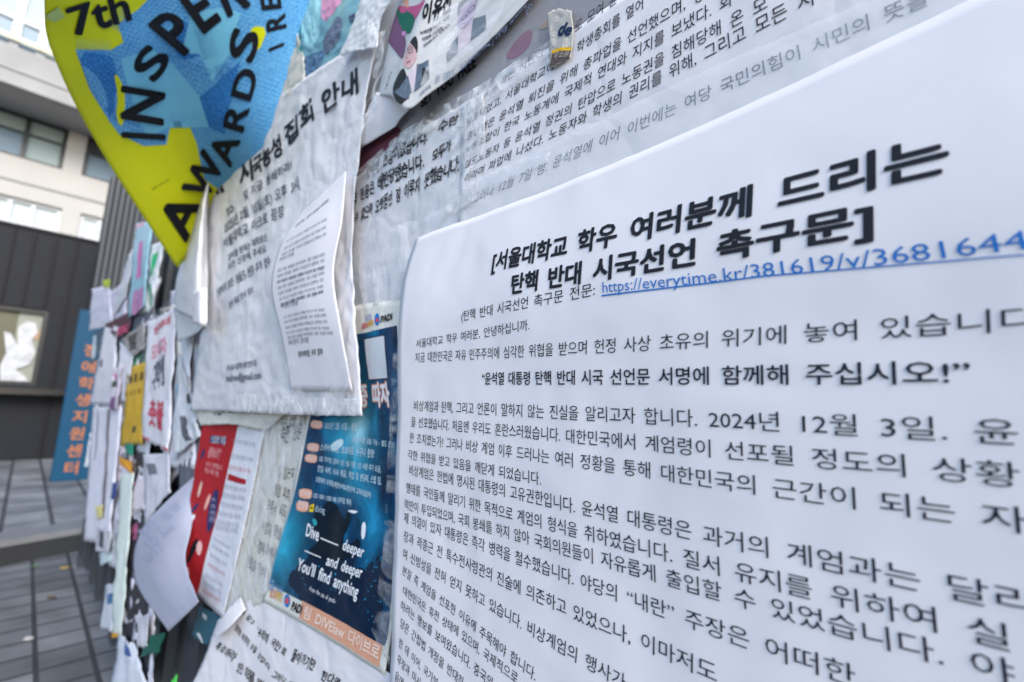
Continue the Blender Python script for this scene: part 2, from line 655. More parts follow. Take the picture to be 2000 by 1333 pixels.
# ---- fence that carries the papers
FY = DB + 0.035
FX = (CAM + ray(184, 900) * (FY / ray(184, 900)[1]))[0]
fence = empty('steel_fence', (-2.5, FY, 0))
tag(fence, 'dark steel bar fence whose bars show below the pasted papers', 'fence')
nb = 0
x = FX + 0.08
while x < 1.2:
    MB().box(x, x + 0.13, FY, FY + 0.03, 0.10, 2.36).build('bar', M_steel, fence, bevel=0.003)
    x += 0.34
MB().box(FX + 0.066, 1.25, FY + 0.037, FY + 0.075, 0.16, 0.22).build('rail', M_steel, fence)
MB().box(FX + 0.066, 1.25, FY + 0.037, FY + 0.075, 1.2, 1.26).build('rail', M_steel, fence)
MB().box(FX + 0.066, 1.25, FY + 0.037, FY + 0.075, 2.28, 2.34).build('rail', M_steel, fence)
MB().box(FX, FX + 0.065, FY - 0.006, FY + 0.09, 0.0, 2.40).build('post', M_steel, fence, bevel=0.004)

MB().box(FX + 0.066, 1.25, FY + 0.078, FY + 0.09, 0.14, 2.3).build('added_gap_panel', surface('pale_gap_fill', (0.30, 0.34, 0.38, 1), rough=0.6, var=0.12, nscale=4), fence)  # added panel; its pale colour stands for light seen between the bars

# a corrugated dark steel pillar beyond the end of the fence
pil = empty('ribbed_steel_pillar', (-9.0, 0.75, ZT))
tag(pil, 'tall ribbed dark steel pillar standing beyond the fence, below the yellow poster', 'pillar')
pt = 4.62
MB().box(-9.4, -9.0, 0.47, 1.3, ZT, pt).build('core', M_steel2, pil)
for k in range(12):
    y = 0.475 + k * 0.068
    MB().box(-9.0, -8.965, y, y + 0.036, ZT, pt - 0.01).build('rib', M_steel, pil, bevel=0.004)

# ---- black annex
AX = -11.0
b0 = at_x(0, 440, AX)
annex_top = 0.5 * (b0[2] + at_x(218, 480, AX)[2])
wl, wr_ = -6.0, at_x(98, 600, AX)[1]
wz0, wz1 = at_x(60, 753, AX)[2], at_x(60, 602, AX)[2]
annex = empty('black_annex', (AX, 0, ZT))
tag(annex, 'low annex clad in black seamed metal with one wide window', 'building')
mb = MB()
mb.box(AX - 0.25, AX, -8, wl, ZT, annex_top).box(AX - 0.25, AX, wr_, 6, ZT, annex_top)
mb.box(AX - 0.25, AX, wl, wr_, wz1, annex_top).box(AX - 0.25, AX, wl, wr_, ZT, wz0)
mb.box(AX - 2.0, AX - 1.9, -8, 6, ZT, annex_top - 0.12).box(AX - 2.0, AX - 0.252, -8, 6, annex_top - 0.10, annex_top - 0.02)
mb.build('wall', M_clad, annex)
s_ = MB()
for px in (-40, 12, 54, 98, 141, 185, 225):
    y = at_x(px, 520, AX)[1]
    z0 = wz1 + 0.05 if y < wr_ + 0.02 else ZT
    s_.box(AX + 0.002, AX + 0.03, y, y + 0.035, z0, annex_top - 0.01)
s_.build('seam', M_seam, annex)
MB().box(AX - 0.3, AX + 0.03, -8, 6, annex_top + 0.002, annex_top + 0.05).build('coping', M_seam, annex)
win = MB().box(AX - 0.10, AX - 0.04, wr_ - 0.06, wr_ - 0.002, wz0, wz1).box(AX - 0.10, AX - 0.04, -4, wr_ - 0.062, wz0 + 0.002, wz0 + 0.06)\
    .box(AX - 0.10, AX - 0.04, -4, wr_ - 0.062, wz1 - 0.07, wz1 - 0.002).build('window', M_frame_d, annex)
M_room = surface('olive_room_wall', (0.13, 0.125, 0.085, 1), rough=0.8, var=0.3, nscale=1.2)
M_room2 = surface('pale_room_wall', (0.27, 0.285, 0.24, 1), rough=0.8, var=0.1, nscale=1.2)
M_wood = surface('light_wood', (0.36, 0.24, 0.13, 1), rough=0.6)


def sub(parent_, mbx, name, mat, thing):
    """a sub-part: linked under a part of a thing"""
    o = mbx.build(name, mat)
    o.location = -Vector(thing.location)
    o.parent = parent_
    return o


yk = at_x(30, 650, AX)[1]
sub(win, MB().box(AX - 0.16, AX - 0.12, -4, yk, wz0, wz1), 'pane', M_room, annex)
sub(win, MB().box(AX - 0.161, AX - 0.119, yk + 0.002, wr_ - 0.004, wz0, wz1), 'pane', M_room2, annex)
sub(win, MB().box(AX - 0.115, AX - 0.105, at_x(35, 650, AX)[1], at_x(90, 660, AX)[1], at_x(60, 662, AX)[2], at_x(60, 643, AX)[2]), 'shelf', M_wood, annex)
st = []
for (px, py) in ((0, 715), (12, 690), (8, 648), (22, 652), (34, 676), (36, 640), (52, 628), (70, 632), (74, 650), (62, 664), (70, 690), (58, 712), (30, 722), (48, 735), (62, 752), (0, 752)):
    q = at_x(px, py, AX - 0.095)
    st.append((q[0], q[1], q[2]))
n_ = len(st)
decal = mesh_obj('window_sticker', [Vector(q) for q in st] + [Vector(q) + Vector((0.004, 0, 0)) for q in st],
                 [tuple(range(n_)), tuple(range(2 * n_ - 1, n_ - 1, -1))] + [(i, (i + 1) % n_, n_ + (i + 1) % n_, n_ + i) for i in range(n_)],
                 [surface('white_vinyl', (0.46, 0.47, 0.49, 1), rough=0.5, var=0.5, nscale=9)])
decal.location = -Vector(annex.location)
decal.parent = win
lz = at_x(0, 757, AX + 0.25)[2]
MB().box(AX + 0.002, AX + 0.34, -8, 6, lz - 0.10, lz).build('ledge', surface('glossy_black_ledge', (0.02, 0.02, 0.022, 1), rough=0.25), annex)

# ---- cream concrete building above and behind it
BX = -13.5                                     # window wall
PX_ = -12.3                                    # front of the projecting parapet
bld = empty('cream_concrete_building', (BX, 0, ZT))
tag(bld, 'cream concrete building with strip windows behind the black annex', 'building')


def by(px, py):
    return at_x(px, py, BX)[1]


def bz(px, py):
    return at_x(px, py, BX)[2]


YL, YR = -9.0, 4.0
zf = [bz(0, 442), bz(0, 378), bz(0, 308), bz(0, 200)]
low_t, low_b = bz(0, 378), bz(0, 462)
mid_t, mid_b = bz(0, 205), bz(0, 297)
pz0, pz1 = at_x(0, 157, PX_)[2], at_x(0, 78, PX_)[2]
w = MB()
# window wall: full-height piers and bands butt end to end
lows = [(YL + 1, by(-60, 410)), (by(-20, 410), by(118, 430)), (by(153, 445), by(300, 470))]
mids = [(YL + 1, by(-140, 250)), (by(-100, 250), by(131, 280)), (by(168, 290), by(300, 300))]


def wall_band(z0, z1, gaps):
    y = YL
    for a, b in gaps:
        w.box(BX - 0.3, BX, y, a, z0, z1)
        y = b
    w.box(BX - 0.3, BX, y, YR, z0, z1)


w.box(BX - 0.3, BX, YL, YR, ZT, low_b)
wall_band(low_b, low_t, lows)
w.box(BX - 0.3, BX, YL, YR, low_t, mid_b)
wall_band(mid_b, mid_t, mids)
w.box(BX - 0.3, BX, YL, YR, mid_t, mid_t + 0.25)
w.build('wall', M_concrete, bld)
# thin string course between the storeys
zc = bz(0, 345)
MB().box(BX + 0.002, BX + 0.03, YL, YR, zc - 0.02, zc + 0.02).build('string_course', M_parapet, bld)
ps = MB()
ps.box(PX_ - 0.2, PX_, YL, YR, pz0, pz1)
ps.build('parapet', M_parapet, bld)
MB().box(PX_ - 0.002, PX_ + 0.03, YL, YR, (pz0 + pz1) / 2 - 0.1, (pz0 + pz1) / 2 - 0.07).build('string_course', M_soffit, bld)
MB().box(BX - 0.3, PX_ - 0.202, YL, YR, pz0 + 0.02, pz0 + 0.25).build('soffit', M_soffit, bld)


def window(y0, y1, z0, z1, xf, frame_m, panes, mull, blind=None, rail=None, t=0.07, rt=0.04):
    f = MB()
    xb = xf - 0.14
    f.box(xb, xb + 0.06, y0, y0 + t, z0, z1).box(xb, xb + 0.06, y1 - t, y1, z0, z1)
    f.box(xb, xb + 0.06, y0 + t, y1 - t, z0, z0 + t).box(xb, xb + 0.06, y0 + t, y1 - t, z1 - t, z1)
    for m_ in mull:
        f.box(xb, xb + 0.062, m_ - t / 2, m_ + t / 2, z0 + t, z1 - t)
    o = f.build('window', frame_m, bld)
    cuts = [y0 + t] + list(mull) + [y1 - t]
    for i in range(len(cuts) - 1):
        zt = z1 - t
        if rail:
            sub(o, MB().box(xb - 0.02, xb + 0.01, cuts[i], cuts[i + 1], rail, zt), 'pane', blind, bld)
            sub(o, MB().box(xb, xb + 0.058, cuts[i], cuts[i + 1], rail - rt, rail), 'frame', frame_m, bld)
            zt = rail - rt
        sub(o, MB().box(xb - 0.02, xb + 0.01, cuts[i], cuts[i + 1], z0 + t, zt), 'pane', panes[i % len(panes)], bld)


rl = bz(0, 240)
window(*mids[0], mid_b, mid_t, BX, M_frame_d, [M_glass_b, M_glass_p], [-4.0], M_glass_p, rl)
window(*mids[1], mid_b, mid_t, BX, M_frame_d, [M_glass_p, M_glass_b, M_glass_p], [by(-45, 250), by(52, 260)], M_glass_p, rl)
window(*mids[2], mid_b, mid_t, BX, M_frame_d, [M_glass_b], [], M_glass_d, rl)
rl2 = bz(0, 424)
window(*lows[0], low_b, low_t, BX, M_frame_w, [M_glass_b], [], M_blind, rl2)
window(*lows[1], low_b, low_t, BX, M_frame_w, [M_glass_p, M_glass_b, M_glass_p], [by(12, 430), by(60, 430)], M_blind, rl2)
window(*lows[2], low_b, low_t, BX, M_frame_w, [M_glass_b, M_glass_p], [by(190, 460)], M_blind, rl2)
# upper storey with white frames, above the parapet
uz0, uz1 = pz1 - 0.05, pz1 + 3.0
UX = PX_ - 0.55
um = [at_x(q, 40, UX)[1] for q in (-70, 36, 92)]
MB().box(UX - 0.3, UX, YL, um[0] - 0.4, uz0, uz1).box(UX - 0.3, UX, um[2] + 0.6, YR, uz0, uz1).box(UX - 0.3, UX, um[0] - 0.4, um[2] + 0.6, uz1, uz1 + 1.6)\
    .build('wall', M_concrete, bld)
window(um[0] - 0.4, um[2] + 0.6, uz0, uz1, UX, M_frame_w, [M_glass_b, M_glass_b, M_glass_b, M_glass_p], um, M_glass_p, at_x(20, 20, UX)[2], t=0.13, rt=0.10)
MB().box(UX - 0.01, UX + 0.02, um[0] - 0.4, um[2] + 0.6, uz0 + 0.45, uz0 + 0.55).build('sill_rail', surface('yellowed_rail', (0.62, 0.58, 0.42, 1)), bld)

# ---- blue upright sign
SX = -8.2
s0, s1 = at_x(140, 602, SX), at_x(115, 940, SX)
sy0 = (s0[1] + s1[1]) / 2
sign = empty('upright_sign', (SX, sy0 + 0.3, ZT))
tag(sign, 'tall blue upright sign with orange Korean lettering at the end of the papers', 'sign')
M_blue = coated('blue_sign_panel', (16, 64, 92), bump=0.02, coat=0.1)
MB().box(SX - 0.12, SX, sy0, sy0 + 0.62, ZT, s0[2]).build('panel', M_blue, sign, bevel=0.01)


def flat_text(parent_, thing_, name, body, org, ex, ey, size, mat, bold=0.0, wscale=1.0):
    v, f = line_glyphs(body, bold, 2, False, random)
    org, ex, ey = Vector(org), Vector(ex), Vector(ey)
    ez = ex.cross(ey)
    return [org + ex * (a * size * wscale) + ey * (b * size) + ez * (c * 3e-4) for a, b, c in v], f


V, F = [], []
sh_ = s0[2] - ZT
csz = 0.155
for i, ch in enumerate('장애학생지원센터'):
    zz = ZT + sh_ * 0.80 - i * sh_ * 0.098 - csz
    v, f = flat_text(None, None, '', ch, (SX + 0.004, sy0 + 0.10, zz), (0, 1, 0), (0, 0, 1), csz / 0.9, None, bold=0.02)
    F += [tuple(k + len(V) for k in q) for q in f]
    V += v
mesh_obj('lettering', [q - Vector(sign.location) for q in V], F, [surface('orange_letters', lin((160, 96, 56)), rough=0.5)], sign)
v, f = flat_text(None, None, '', 'Center for Students with Disabilities', (SX + 0.004, sy0 + 0.30, ZT + sh_ * 0.78), (0, 0, -1), (0, 1, 0), 0.10, None)
mesh_obj('small_lettering', [q - Vector(sign.location) for q in v], f, [WHITE], sign)

# ---- fallen leaves on the paving
M_leaf_y = surface('yellow_leaf', (0.55, 0.38, 0.08, 1), rough=0.7)
M_leaf_b = surface('brown_leaf', (0.12, 0.09, 0.05, 1), rough=0.7)
for (px, py, m_, lab) in ((128, 1110, M_leaf_y, 'small yellow leaf lying on the paving near the kerb'), (101, 1168, M_leaf_b, 'brown leaf lying flat in the middle of the paving'),
                          (67, 1106, surface('green_leaf', (0.10, 0.22, 0.10, 1)), 'green leaf lying at the foot of the kerb'),
                          (56, 1250, surface('pale_leaf', (0.45, 0.42, 0.40, 1)), 'pale scrap of leaf on the paving nearest the camera')):
    q = at_z(px, py, 0.004)
    n_ = 10
    prof = [(math.cos(2 * math.pi * i / n_) * 0.035, math.sin(2 * math.pi * i / n_) * 0.018 * (1.3 if i % 2 else 0.8)) for i in range(n_)]
    a = random.uniform(0, 3)
    vv = [(x * math.cos(a) - y * math.sin(a), x * math.sin(a) + y * math.cos(a), 0.004 + 0.006 * (x / 0.035) ** 2) for x, y in prof] + [(0, 0, 0.003)]
    o = mesh_obj('fallen_leaf', vv, [(i, (i + 1) % n_, n_) for i in range(n_)], [m_])
    o.location = (q[0], q[1], 0.002)
    tag(o, lab, 'leaf', 'fallen leaves on the paving')

# ================================================================ THE PAPERS
INK_BODY = ink((34, 40, 54))
INK_TITLE = ink((36, 39, 46))
INK_LINK = ink((38, 110, 185))
INK_GREY = ink((70, 84, 106))
INK_PEN = ink((22, 24, 28))
INK_SOFT = ink((88, 96, 112))

# ---- the large printed statement in the foreground
XR = 0.62


def mrow(px, py, off):
    a = on_wall(px, py, off)
    return [a, np.array([-0.12, DB - off, a[2]]), np.array([XR, DB - off, a[2]])]


keys = [(on_wall(px, py, off), off) for px, py, off in ((813, 467, .013), (803, 494, .0165), (793, 524, .0205), (786, 560, .0245), (781, 600, .0285), (779, 650, .030), (778, 800, .027),
                                                      (772, 1000, .021), (766, 1180, .017), (761, 1345, .015), (748, 1640, .013))]
kz = np.array([-k_[0][2] for k_ in keys])
t0, t1 = on_wall(1415, 226, .013), on_wall(1830, 24, .013)
rise = (t1 - t0)[2] / (t1 - t0)[0]
rows = []
for z in np.linspace(kz[0], kz[-1], 26):
    off = np.interp(z, kz, [k_[1] for k_ in keys])
    xl = np.interp(z, kz, [k_[0][0] for k_ in keys])
    up_ = max(0.0, 1 - (z - kz[0]) / 0.10)
    rows.append([(xl, DB - off, -z, 'w'), (-0.12, DB - off, -z + up_ * (t0[2] + kz[0] + rise * (-0.12 - t0[0])), 'w'), (XR, DB - off, -z + up_ * (t0[2] + kz[0] + rise * (XR - t0[0])), 'w')])
main = Sheet('printed_statement', 'large white printed Korean statement with a bold two-line heading and blue link', 'poster', rows, PAPER_SMOOTH,
             res=(80, 90), wr=0.0017, wscale=0.13, fold=0.5)
T = main.text
T('[서울대학교 학우 여러분께 드리는', (960, 532), (1855, 340), INK_TITLE, 'heading', bold=0.034, aspect=1.04)
T('탄핵 반대 시국선언 촉구문]', (998, 577), (1707, 462), INK_TITLE, 'heading', bold=0.036, aspect=0.95)
T('(탄핵 반대 시국선언 촉구문 전문:', (901, 629), (1163, 579), INK_BODY, bold=0.0, aspect=1.1)
T('https://everytime.kr/381619/v/3681644', (1177, 573), (2012, 487), INK_LINK, 'link', aspect=0.95, up=(1176, 551), bold=0.0)
main.poly([(1176, 577), (1500, 538), (1800, 513), (2040, 494), (2040, 497), (1800, 516), (1500, 541), (1176, 580)], INK_LINK, 'link', lift=0.0006)
T('서울대학교 학우 여러분, 안녕하십니까.', (815, 681), (1036, 646), INK_BODY, bold=-0.006, aspect=1.1)
T('지금 대한민국은 자유 민주주의에 심각한 위협을 받으며 헌정 사상 초유의 위기에 놓여 있습니다', (813, 709), (2040, 646), INK_BODY, bold=-0.006, aspect=1.2)
T('“윤석열 대통령 탄핵 반대 시국 선언문 서명에 함께해 주십시오!”', (942, 752), (1897, 752), INK_BODY, bold=0.012, aspect=1.12)
BODY = [('비상계엄과 탄핵, 그리고 언론이 말하지 않는 진실을 알리고자 합니다. 2024년 12월 3일. 윤', (809, 803), (1990, 872)),
        ('을 선포했습니다. 처음엔 우리도 혼란스러웠습니다. 대한민국에서 계엄령이 선포될 정도의 상황', (804, 834), (1994, 956)),
        ('한 조치였는가? 그러나 비상 계엄 이후 드러나는 여러 정황을 통해 대한민국의 근간이 되는 자', (801, 865), (2010, 1046)),
        ('각한 위협을 받고 있음을 깨닫게 되었습니다.', (798, 897), (1058, 949)),
        ('비상계엄은 헌법에 명시된 대통령의 고유권한입니다. 윤석열 대통령은 과거의 계엄과는 달리', (800, 928), (2025, 1210)),
        ('행태를 국민들께 알리기 위한 목적으로 계엄의 형식을 취하였습니다. 질서 유지를 위하여 실', (794, 963), (1973, 1275)),
        ('력만이 투입되었으며, 국회 봉쇄를 하지 않아 국회의원들이 자유롭게 출입할 수 있었습니다. 야', (791, 995), (1985, 1345)),
        ('제 의결이 있자 대통령은 즉각 병력을 철수했습니다. 야당의 “내란” 주장은 어떠한', (790, 1021), (1672, 1346)),
        ('장과 곽종근 전 특수전사령관의 진술에 의존하고 있었으나, 이마저도', (789, 1057), (1401, 1336)),
        ('여 신빙성을 전혀 얻지 못하고 있습니다. 비상계엄의 행사가', (787, 1090), (1222, 1350)),
        ('본질 즉 계엄을 선포한 이유에 주목해야 합니다.', (786, 1121), (1047, 1331)),
        ('대한민국은 휴전 상태에 있으며, 국제적으로', (787, 1161), (1012, 1338)),
        ('하려는 행보를 보여왔습니다. 중국의', (782, 1190), (962, 1346)),
        ('당은 간첩법 개정을 반대하', (781, 1224), (905, 1346)),
        ('한 데 이어, 국가보', (778, 1262), (855, 1344)),
        ('무장과 미사', (775, 1295), (823, 1345)),
        ('음에', (771, 1328), (788, 1346))]
for s_, a, b in BODY:
    T(s_, a, b, INK_BODY, bold=-0.006, aspect=1.2)

# ---- a first layer of old paper right on the fence
old = [(-1.75, .85), (-.8, .85), (.75, .85)], [(-1.75, .30), (-.8, .25), (.75, .25)], [(-1.15, -.12), (-.7, -.2), (.75, -.3)], [(-1.05, -.36), (-.7, -.48), (.75, -.55)]
Sheet('old_paper_layer', 'oldest big pale paper layer right on the fence, behind all the near posters', 'paper', [[(x, DB + .012, HCAM + z, 'w') for x, z in r_] for r_ in old],
      PAPER_GREY, res=(40, 40), wr=.002, wscale=.12, fold=.8, torn='LB', tamp=.02)

# ---- the older printed poster above it
P = Sheet('printed_notice', 'white printed poster of serif Korean lines pasted above the large statement', 'poster',
          [[(900, 212, .004), (1116, 63, .004), (1400, -130, .004), (2050, -560, .004)],
           [(900, 330, .004), (1130, 230, .004), (1480, 80, .004), (2200, -220, .004)],
           [(895, 450, .004), (1130, 372, .004), (1560, 220, .004), (2300, -40, .004)]],
          PAPER, res=(60, 30), wr=0.0012, wscale=0.10, fold=0.5)
PL = [('만 명에 달하는 시민이 여의도로 모여 윤', (908, 218), (1206, 8)),
      ('발표되었고, 서울대학교에서도 학생총회를 열어', (909, 250), (1257, 20)),
      ('총연맹은 윤석열 퇴진을 위해 총파업을 선언했으며, 경', (910, 277), (1375, 0)),
      ('노동조합이 한국 노동계에 국제적 연대와 지지를 보냈다. 화', (906, 303), (1432, 10)),
      ('철도노동자 등 윤석열 정권의 탄압으로 노동권을 침해당해 온 모', (906, 332), (1500, 20)),
      ('이라며 파업에 나섰다. 노동자와 학생의 권리를 위해, 그리고 모든 시', (906, 360), (1590, 12))]
for s_, a, b in PL:
    P.text(s_, a, b, INK_BODY, bold=-0.004, shear=0.20, aspect=1.05)
P.text('그러나 12월 7일 밤. 윤석열에 이어 이번에는 여당 국민의힘이 시민의 뜻을', (922, 402), (1815, 12), INK_GREY, 'faded_text', shear=0.2, aspect=1.05)

# ---- hand-written poster beside it
H = Sheet('handwritten_poster', 'white poster of black brush handwriting, left of the serif printed poster', 'poster',
          [[(690, 352, .0015), (800, 268, .0015), (1000, 150, .0015)],
           [(684, 450, .0015), (800, 395, .0015), (1000, 300, .0015)],
           [(690, 600, .0015), (800, 560, .0015), (1000, 480, .0015)],
           [(690, 700, .0015), (800, 690, .0015), (1000, 640, .0015)]],
          PAPER_THIN, res=(50, 50), wr=0.0022, wscale=0.09, fold=0.9, torn='T')
H.text('폭력의 현장이었습니다.', (716, 352), (838, 281), INK_PEN, hand=True, lift=.0012, up=(716, 328), bold=0.016)
H.text('수만', (858, 264), (900, 240), INK_PEN, hand=True, lift=.0012, up=(857, 244), bold=0.016)
H.text('의 믿음은 배반당했습니다.', (690, 402), (832, 330), INK_PEN, hand=True, lift=.0012, up=(689, 379), bold=0.016)
H.text('모두가', (846, 318), (884, 294), INK_PEN, hand=True, lift=.0012, up=(845, 297), bold=0.016)
H.text('볼 수 없으며 오랫동안 잠 이루지 못했습니다.', (684, 443), (898, 338), INK_PEN, hand=True, lift=.0012, up=(684, 420), bold=0.016)

# ---- grey magazine page showing under the campaign poster
G = Sheet('grey_page', 'grey page with heavy black capitals peeking out below the campaign poster', 'poster',
          [[(690, 220, .0005), (900, 40, .0005), (1300, -290, .0005)], [(680, 400, .0005), (900, 240, .0005), (1300, -40, .0005)]],
          coated('grey_page_print', (150, 148, 152), var=0.14), res=(30, 20), wr=0.001, wscale=0.08)
G.text('SET YOU FREE', (822, 212), (932, 130), BLACK, bold=0.035, up=(820, 190))
G.poly([(690, 352), (700, 290), (770, 240), (790, 262)], ink((98, 52, 66)), 'picture', smooth=1)
G.poly([(985, 122), (1030, 102), (1044, 62), (1030, 58), (1000, 88)], ink((142, 112, 128)), 'picture', smooth=2)
G.poly([(1050, 52), (1090, 24), (1094, 40), (1060, 62)], ink((156, 142, 134)), 'picture', smooth=2)

# ---- campaign poster with two portraits
Cp = Sheet('campaign_poster', 'folded campaign poster with two portraits and a bold black name', 'poster',
           [[(800, -52, .014), (832, -48, .030), (850, -46, .044), (884, -66, .034), (915, -84, .026), (960, -110, .018), (1040, -160, .014), (1120, -210, .012)],
            [(764, 60, .014), (795, 70, .030), (808, 66, .044), (838, 70, .036), (870, 58, .028), (920, 34, .018), (1000, -26, .014), (1082, -88, .012)],
            [(738, 188, .012), (756, 187, .030), (767, 190, .044), (797, 215, .036), (834, 187, .028), (886, 149, .018), (964, 71, .014), (1043, -8, .012)]],
           coated('campaign_print', (214, 213, 212), bump=0.08, var=0.03), res=(60, 40), wr=0.0010, wscale=0.07, torn='B', tamp=0.002)


def cpp(*pts):
    return [(740 + .18 * x, .18 * y) for x, y in pts]


cp = Cp.poly
cp(cpp((150, -40), (540, -40), (400, 240), (340, 150), (240, 150), (170, 70)), ink((198, 88, 136)), 'picture', smooth=1)
cp(cpp((255, -40), (330, -40), (320, 60), (330, 110), (280, 60)), ink((222, 160, 140)), 'picture', lift=.0006, smooth=2)
cp(cpp((165, 70), (200, 75), (245, 160), (330, 115), (400, 230), (365, 340), (310, 375), (255, 330)), ink((18, 104, 82)), 'picture', lift=.0007, smooth=1)
cp(cpp((60, 340), (110, 170), (185, 90), (250, 300), (285, 620), (235, 650), (120, 480), (60, 390)), ink((124, 84, 118)), 'picture', lift=.0005, smooth=1)
cp(cpp((255, 350), (300, 345), (305, 390), (260, 400)), ink((205, 150, 200)), 'picture', lift=.0008)
cp(cpp((5, 600), (40, 350), (60, 420), (20, 700), (8, 800)), ink((24, 96, 84)), 'picture', lift=.0006)
Cp.text('이유진', (822, 47), (881, 22), BLACK, 'heading', bold=0.05, up=(829, 8))
Cp.text('녹색전환연구소 소장', (822, 69), (880, 35), BLACK, bold=0.02)
Cp.text('지역에너지전환', (826, 82), (867, 56), BLACK, bold=0.02)
Cp.text('전국네트워크 공동대표', (829, 95), (881, 50), BLACK, bold=0.01)
Cp.text('공동주최', (821, 191), (843, 174), ink((50, 80, 120)), aspect=1.2)
Cp.text('대학 · 국제정치 · 외교동아리 PAZ | 대학생 경제전략 싱크', (849, 168), (1052, 0), ink((128, 142, 176)), aspect=1.1)


def photo_ink(name, rgb, var):
    return surface(name, lin(rgb), rough=0.5, var=var, nscale=130, spec=0.12, bdetail=6)


SKIN, SKIN2, HAIR, COAT_, SHIRT = (photo_ink('printed_skin', (206, 172, 176), .16), photo_ink('printed_skin_violet', (172, 156, 184), .2), photo_ink('printed_hair', (44, 46, 48), .5),
                                   photo_ink('printed_jacket', (96, 110, 126), .55), photo_ink('printed_shirt', (216, 202, 214), .08))
for dx, pts, m_, l_ in ((0, ((330, 480), (400, 385), (425, 440), (430, 540), (418, 600)), HAIR, .0005),
                        (0, ((318, 500), (345, 470), (405, 540), (420, 600), (415, 650), (370, 720), (320, 760), (262, 705), (290, 600)), SKIN, .0007),
                        (0, ((150, 1000), (180, 880), (270, 730), (300, 800), (330, 960), (365, 1010), (210, 1165)), HAIR, .0005),
                        (0, ((160, 1010), (230, 960), (320, 820), (350, 980), (330, 1080), (250, 1060)), COAT_, .0006),
                        (0, ((320, 820), (420, 690), (400, 900), (385, 1010), (355, 960)), SHIRT, .0008),
                        (0, ((415, 700), (545, 650), (555, 860), (390, 1000), (395, 850)), COAT_, .0006),
                        (0, ((470, 760), (500, 730), (545, 790), (545, 870), (480, 920)), HAIR, .0008),
                        (0, ((880, 0), (1085, -40), (1060, 60), (1000, 20), (900, 100), (868, 190), (850, 130)), HAIR, .0005),
                        (0, ((880, 140), (940, 20), (1075, -40), (1060, 110), (1010, 220), (940, 320), (860, 310), (850, 250)), SKIN2, .0006),
                        (0, ((735, 590), (800, 470), (865, 400), (868, 580), (745, 695)), COAT_, .0005),
                        (0, ((1030, 210), (1165, 165), (1172, 320), (1000, 450)), COAT_, .0006),
                        (0, ((868, 380), (950, 310), (1025, 210), (1000, 460), (868, 580)), SHIRT, .0005)):
    cp(cpp(*pts), m_, 'portrait', lift=l_, smooth=0 if m_ in (COAT_, SHIRT) else 1)
for ring in (((318, 545), (345, 500), (378, 525), (372, 575), (335, 590)), ((890, 215), (925, 180), (965, 165), (960, 200), (920, 225)), ((965, 130), (1010, 70), (1050, 60), (1040, 100), (990, 150))):
    q = np.array(ring, float)
    c_ = q.mean(0)
    inner = c_ + (q - c_) * 0.80
    for i in range(5):
        j = (i + 1) % 5
        cp(cpp(q[i], q[j], inner[j], inner[i]), ink((70, 66, 80)), 'portrait', lift=.0010)
cp(cpp((296, 688), (330, 672), (362, 655), (350, 680), (310, 696)), ink((168, 96, 108)), 'portrait', lift=.0010, smooth=1)
cp(cpp((300, 635), (322, 628), (318, 645)), ink((160, 120, 126)), 'portrait', lift=.0010)
cp(cpp((335, 545), (358, 538), (356, 552)), ink((50, 44, 48)), 'portrait', lift=.0011)
cp(cpp((872, 300), (900, 262), (960, 240), (900, 285)), ink((120, 96, 124)), 'portrait', lift=.0010, smooth=1)
Cp.text('서울대학교', (754, 178), (766, 140), BLACK, aspect=1.0, bold=0.02)

F17 = Sheet('pointed_flap', 'pale pointed paper flap hanging under the left end of the campaign poster', 'paper',
            [[(735, 180, .014), (768, 187, .022), (798, 216, .014)], [(705, 240, .014), (745, 226, .020), (784, 230, .014)], [(684, 300, .012), (730, 274, .014), (772, 248, .012)]],
            PAPER, res=(20, 16), wr=0.001, wscale=0.05)
F17.text('학내', (703, 246), (716, 238), INK_SOFT)

# ---- teal and pink crinkled plastic poster
Tl = Sheet('teal_poster', 'crinkled glossy teal and pink poster at the top, behind clear tape', 'poster',
           [[(530, -80, .03), (640, -80, .026), (770, -80, .016)], [(562, 36, .034), (625, 50, .032), (745, -5, .018)],
            [(576, 112, .030), (615, 130, .028), (716, 58, .018)], [(577, 200, .026), (592, 184, .026), (668, 112, .020)]],
           coated('teal_print', (120, 168, 184), bump=0.25, bscale=12, coat=0.5), res=(40, 50), wr=0.005, wscale=0.08, fold=1.0)
Tl.poly([(540, -60), (590, -60), (592, 30), (592, 80), (598, 130), (585, 150), (574, 100), (562, 36)], ink((20, 146, 148)), 'picture', smooth=1)
Tl.poly([(590, -40), (630, -30), (628, 60), (612, 104), (596, 90), (590, 40)], ink((148, 200, 214)), 'picture', smooth=2)
Tl.poly([(626, -20), (680, -30), (662, 20), (632, 52)], ink((206, 144, 180)), 'picture', smooth=1)
Tl.poly([(640, 66), (668, 26), (672, 60), (650, 100), (636, 112), (632, 84)], ink((104, 116, 140)), 'picture', lift=.0006, smooth=1)
Tl.poly([(684, 34), (696, 28), (694, 44), (686, 48)], ink((80, 92, 120)), 'picture', lift=.0006)
Tl.poly([(596, 110), (640, 90), (630, 130), (600, 160), (582, 180), (590, 140)], ink((92, 124, 160)), 'picture', lift=.0005, smooth=1)

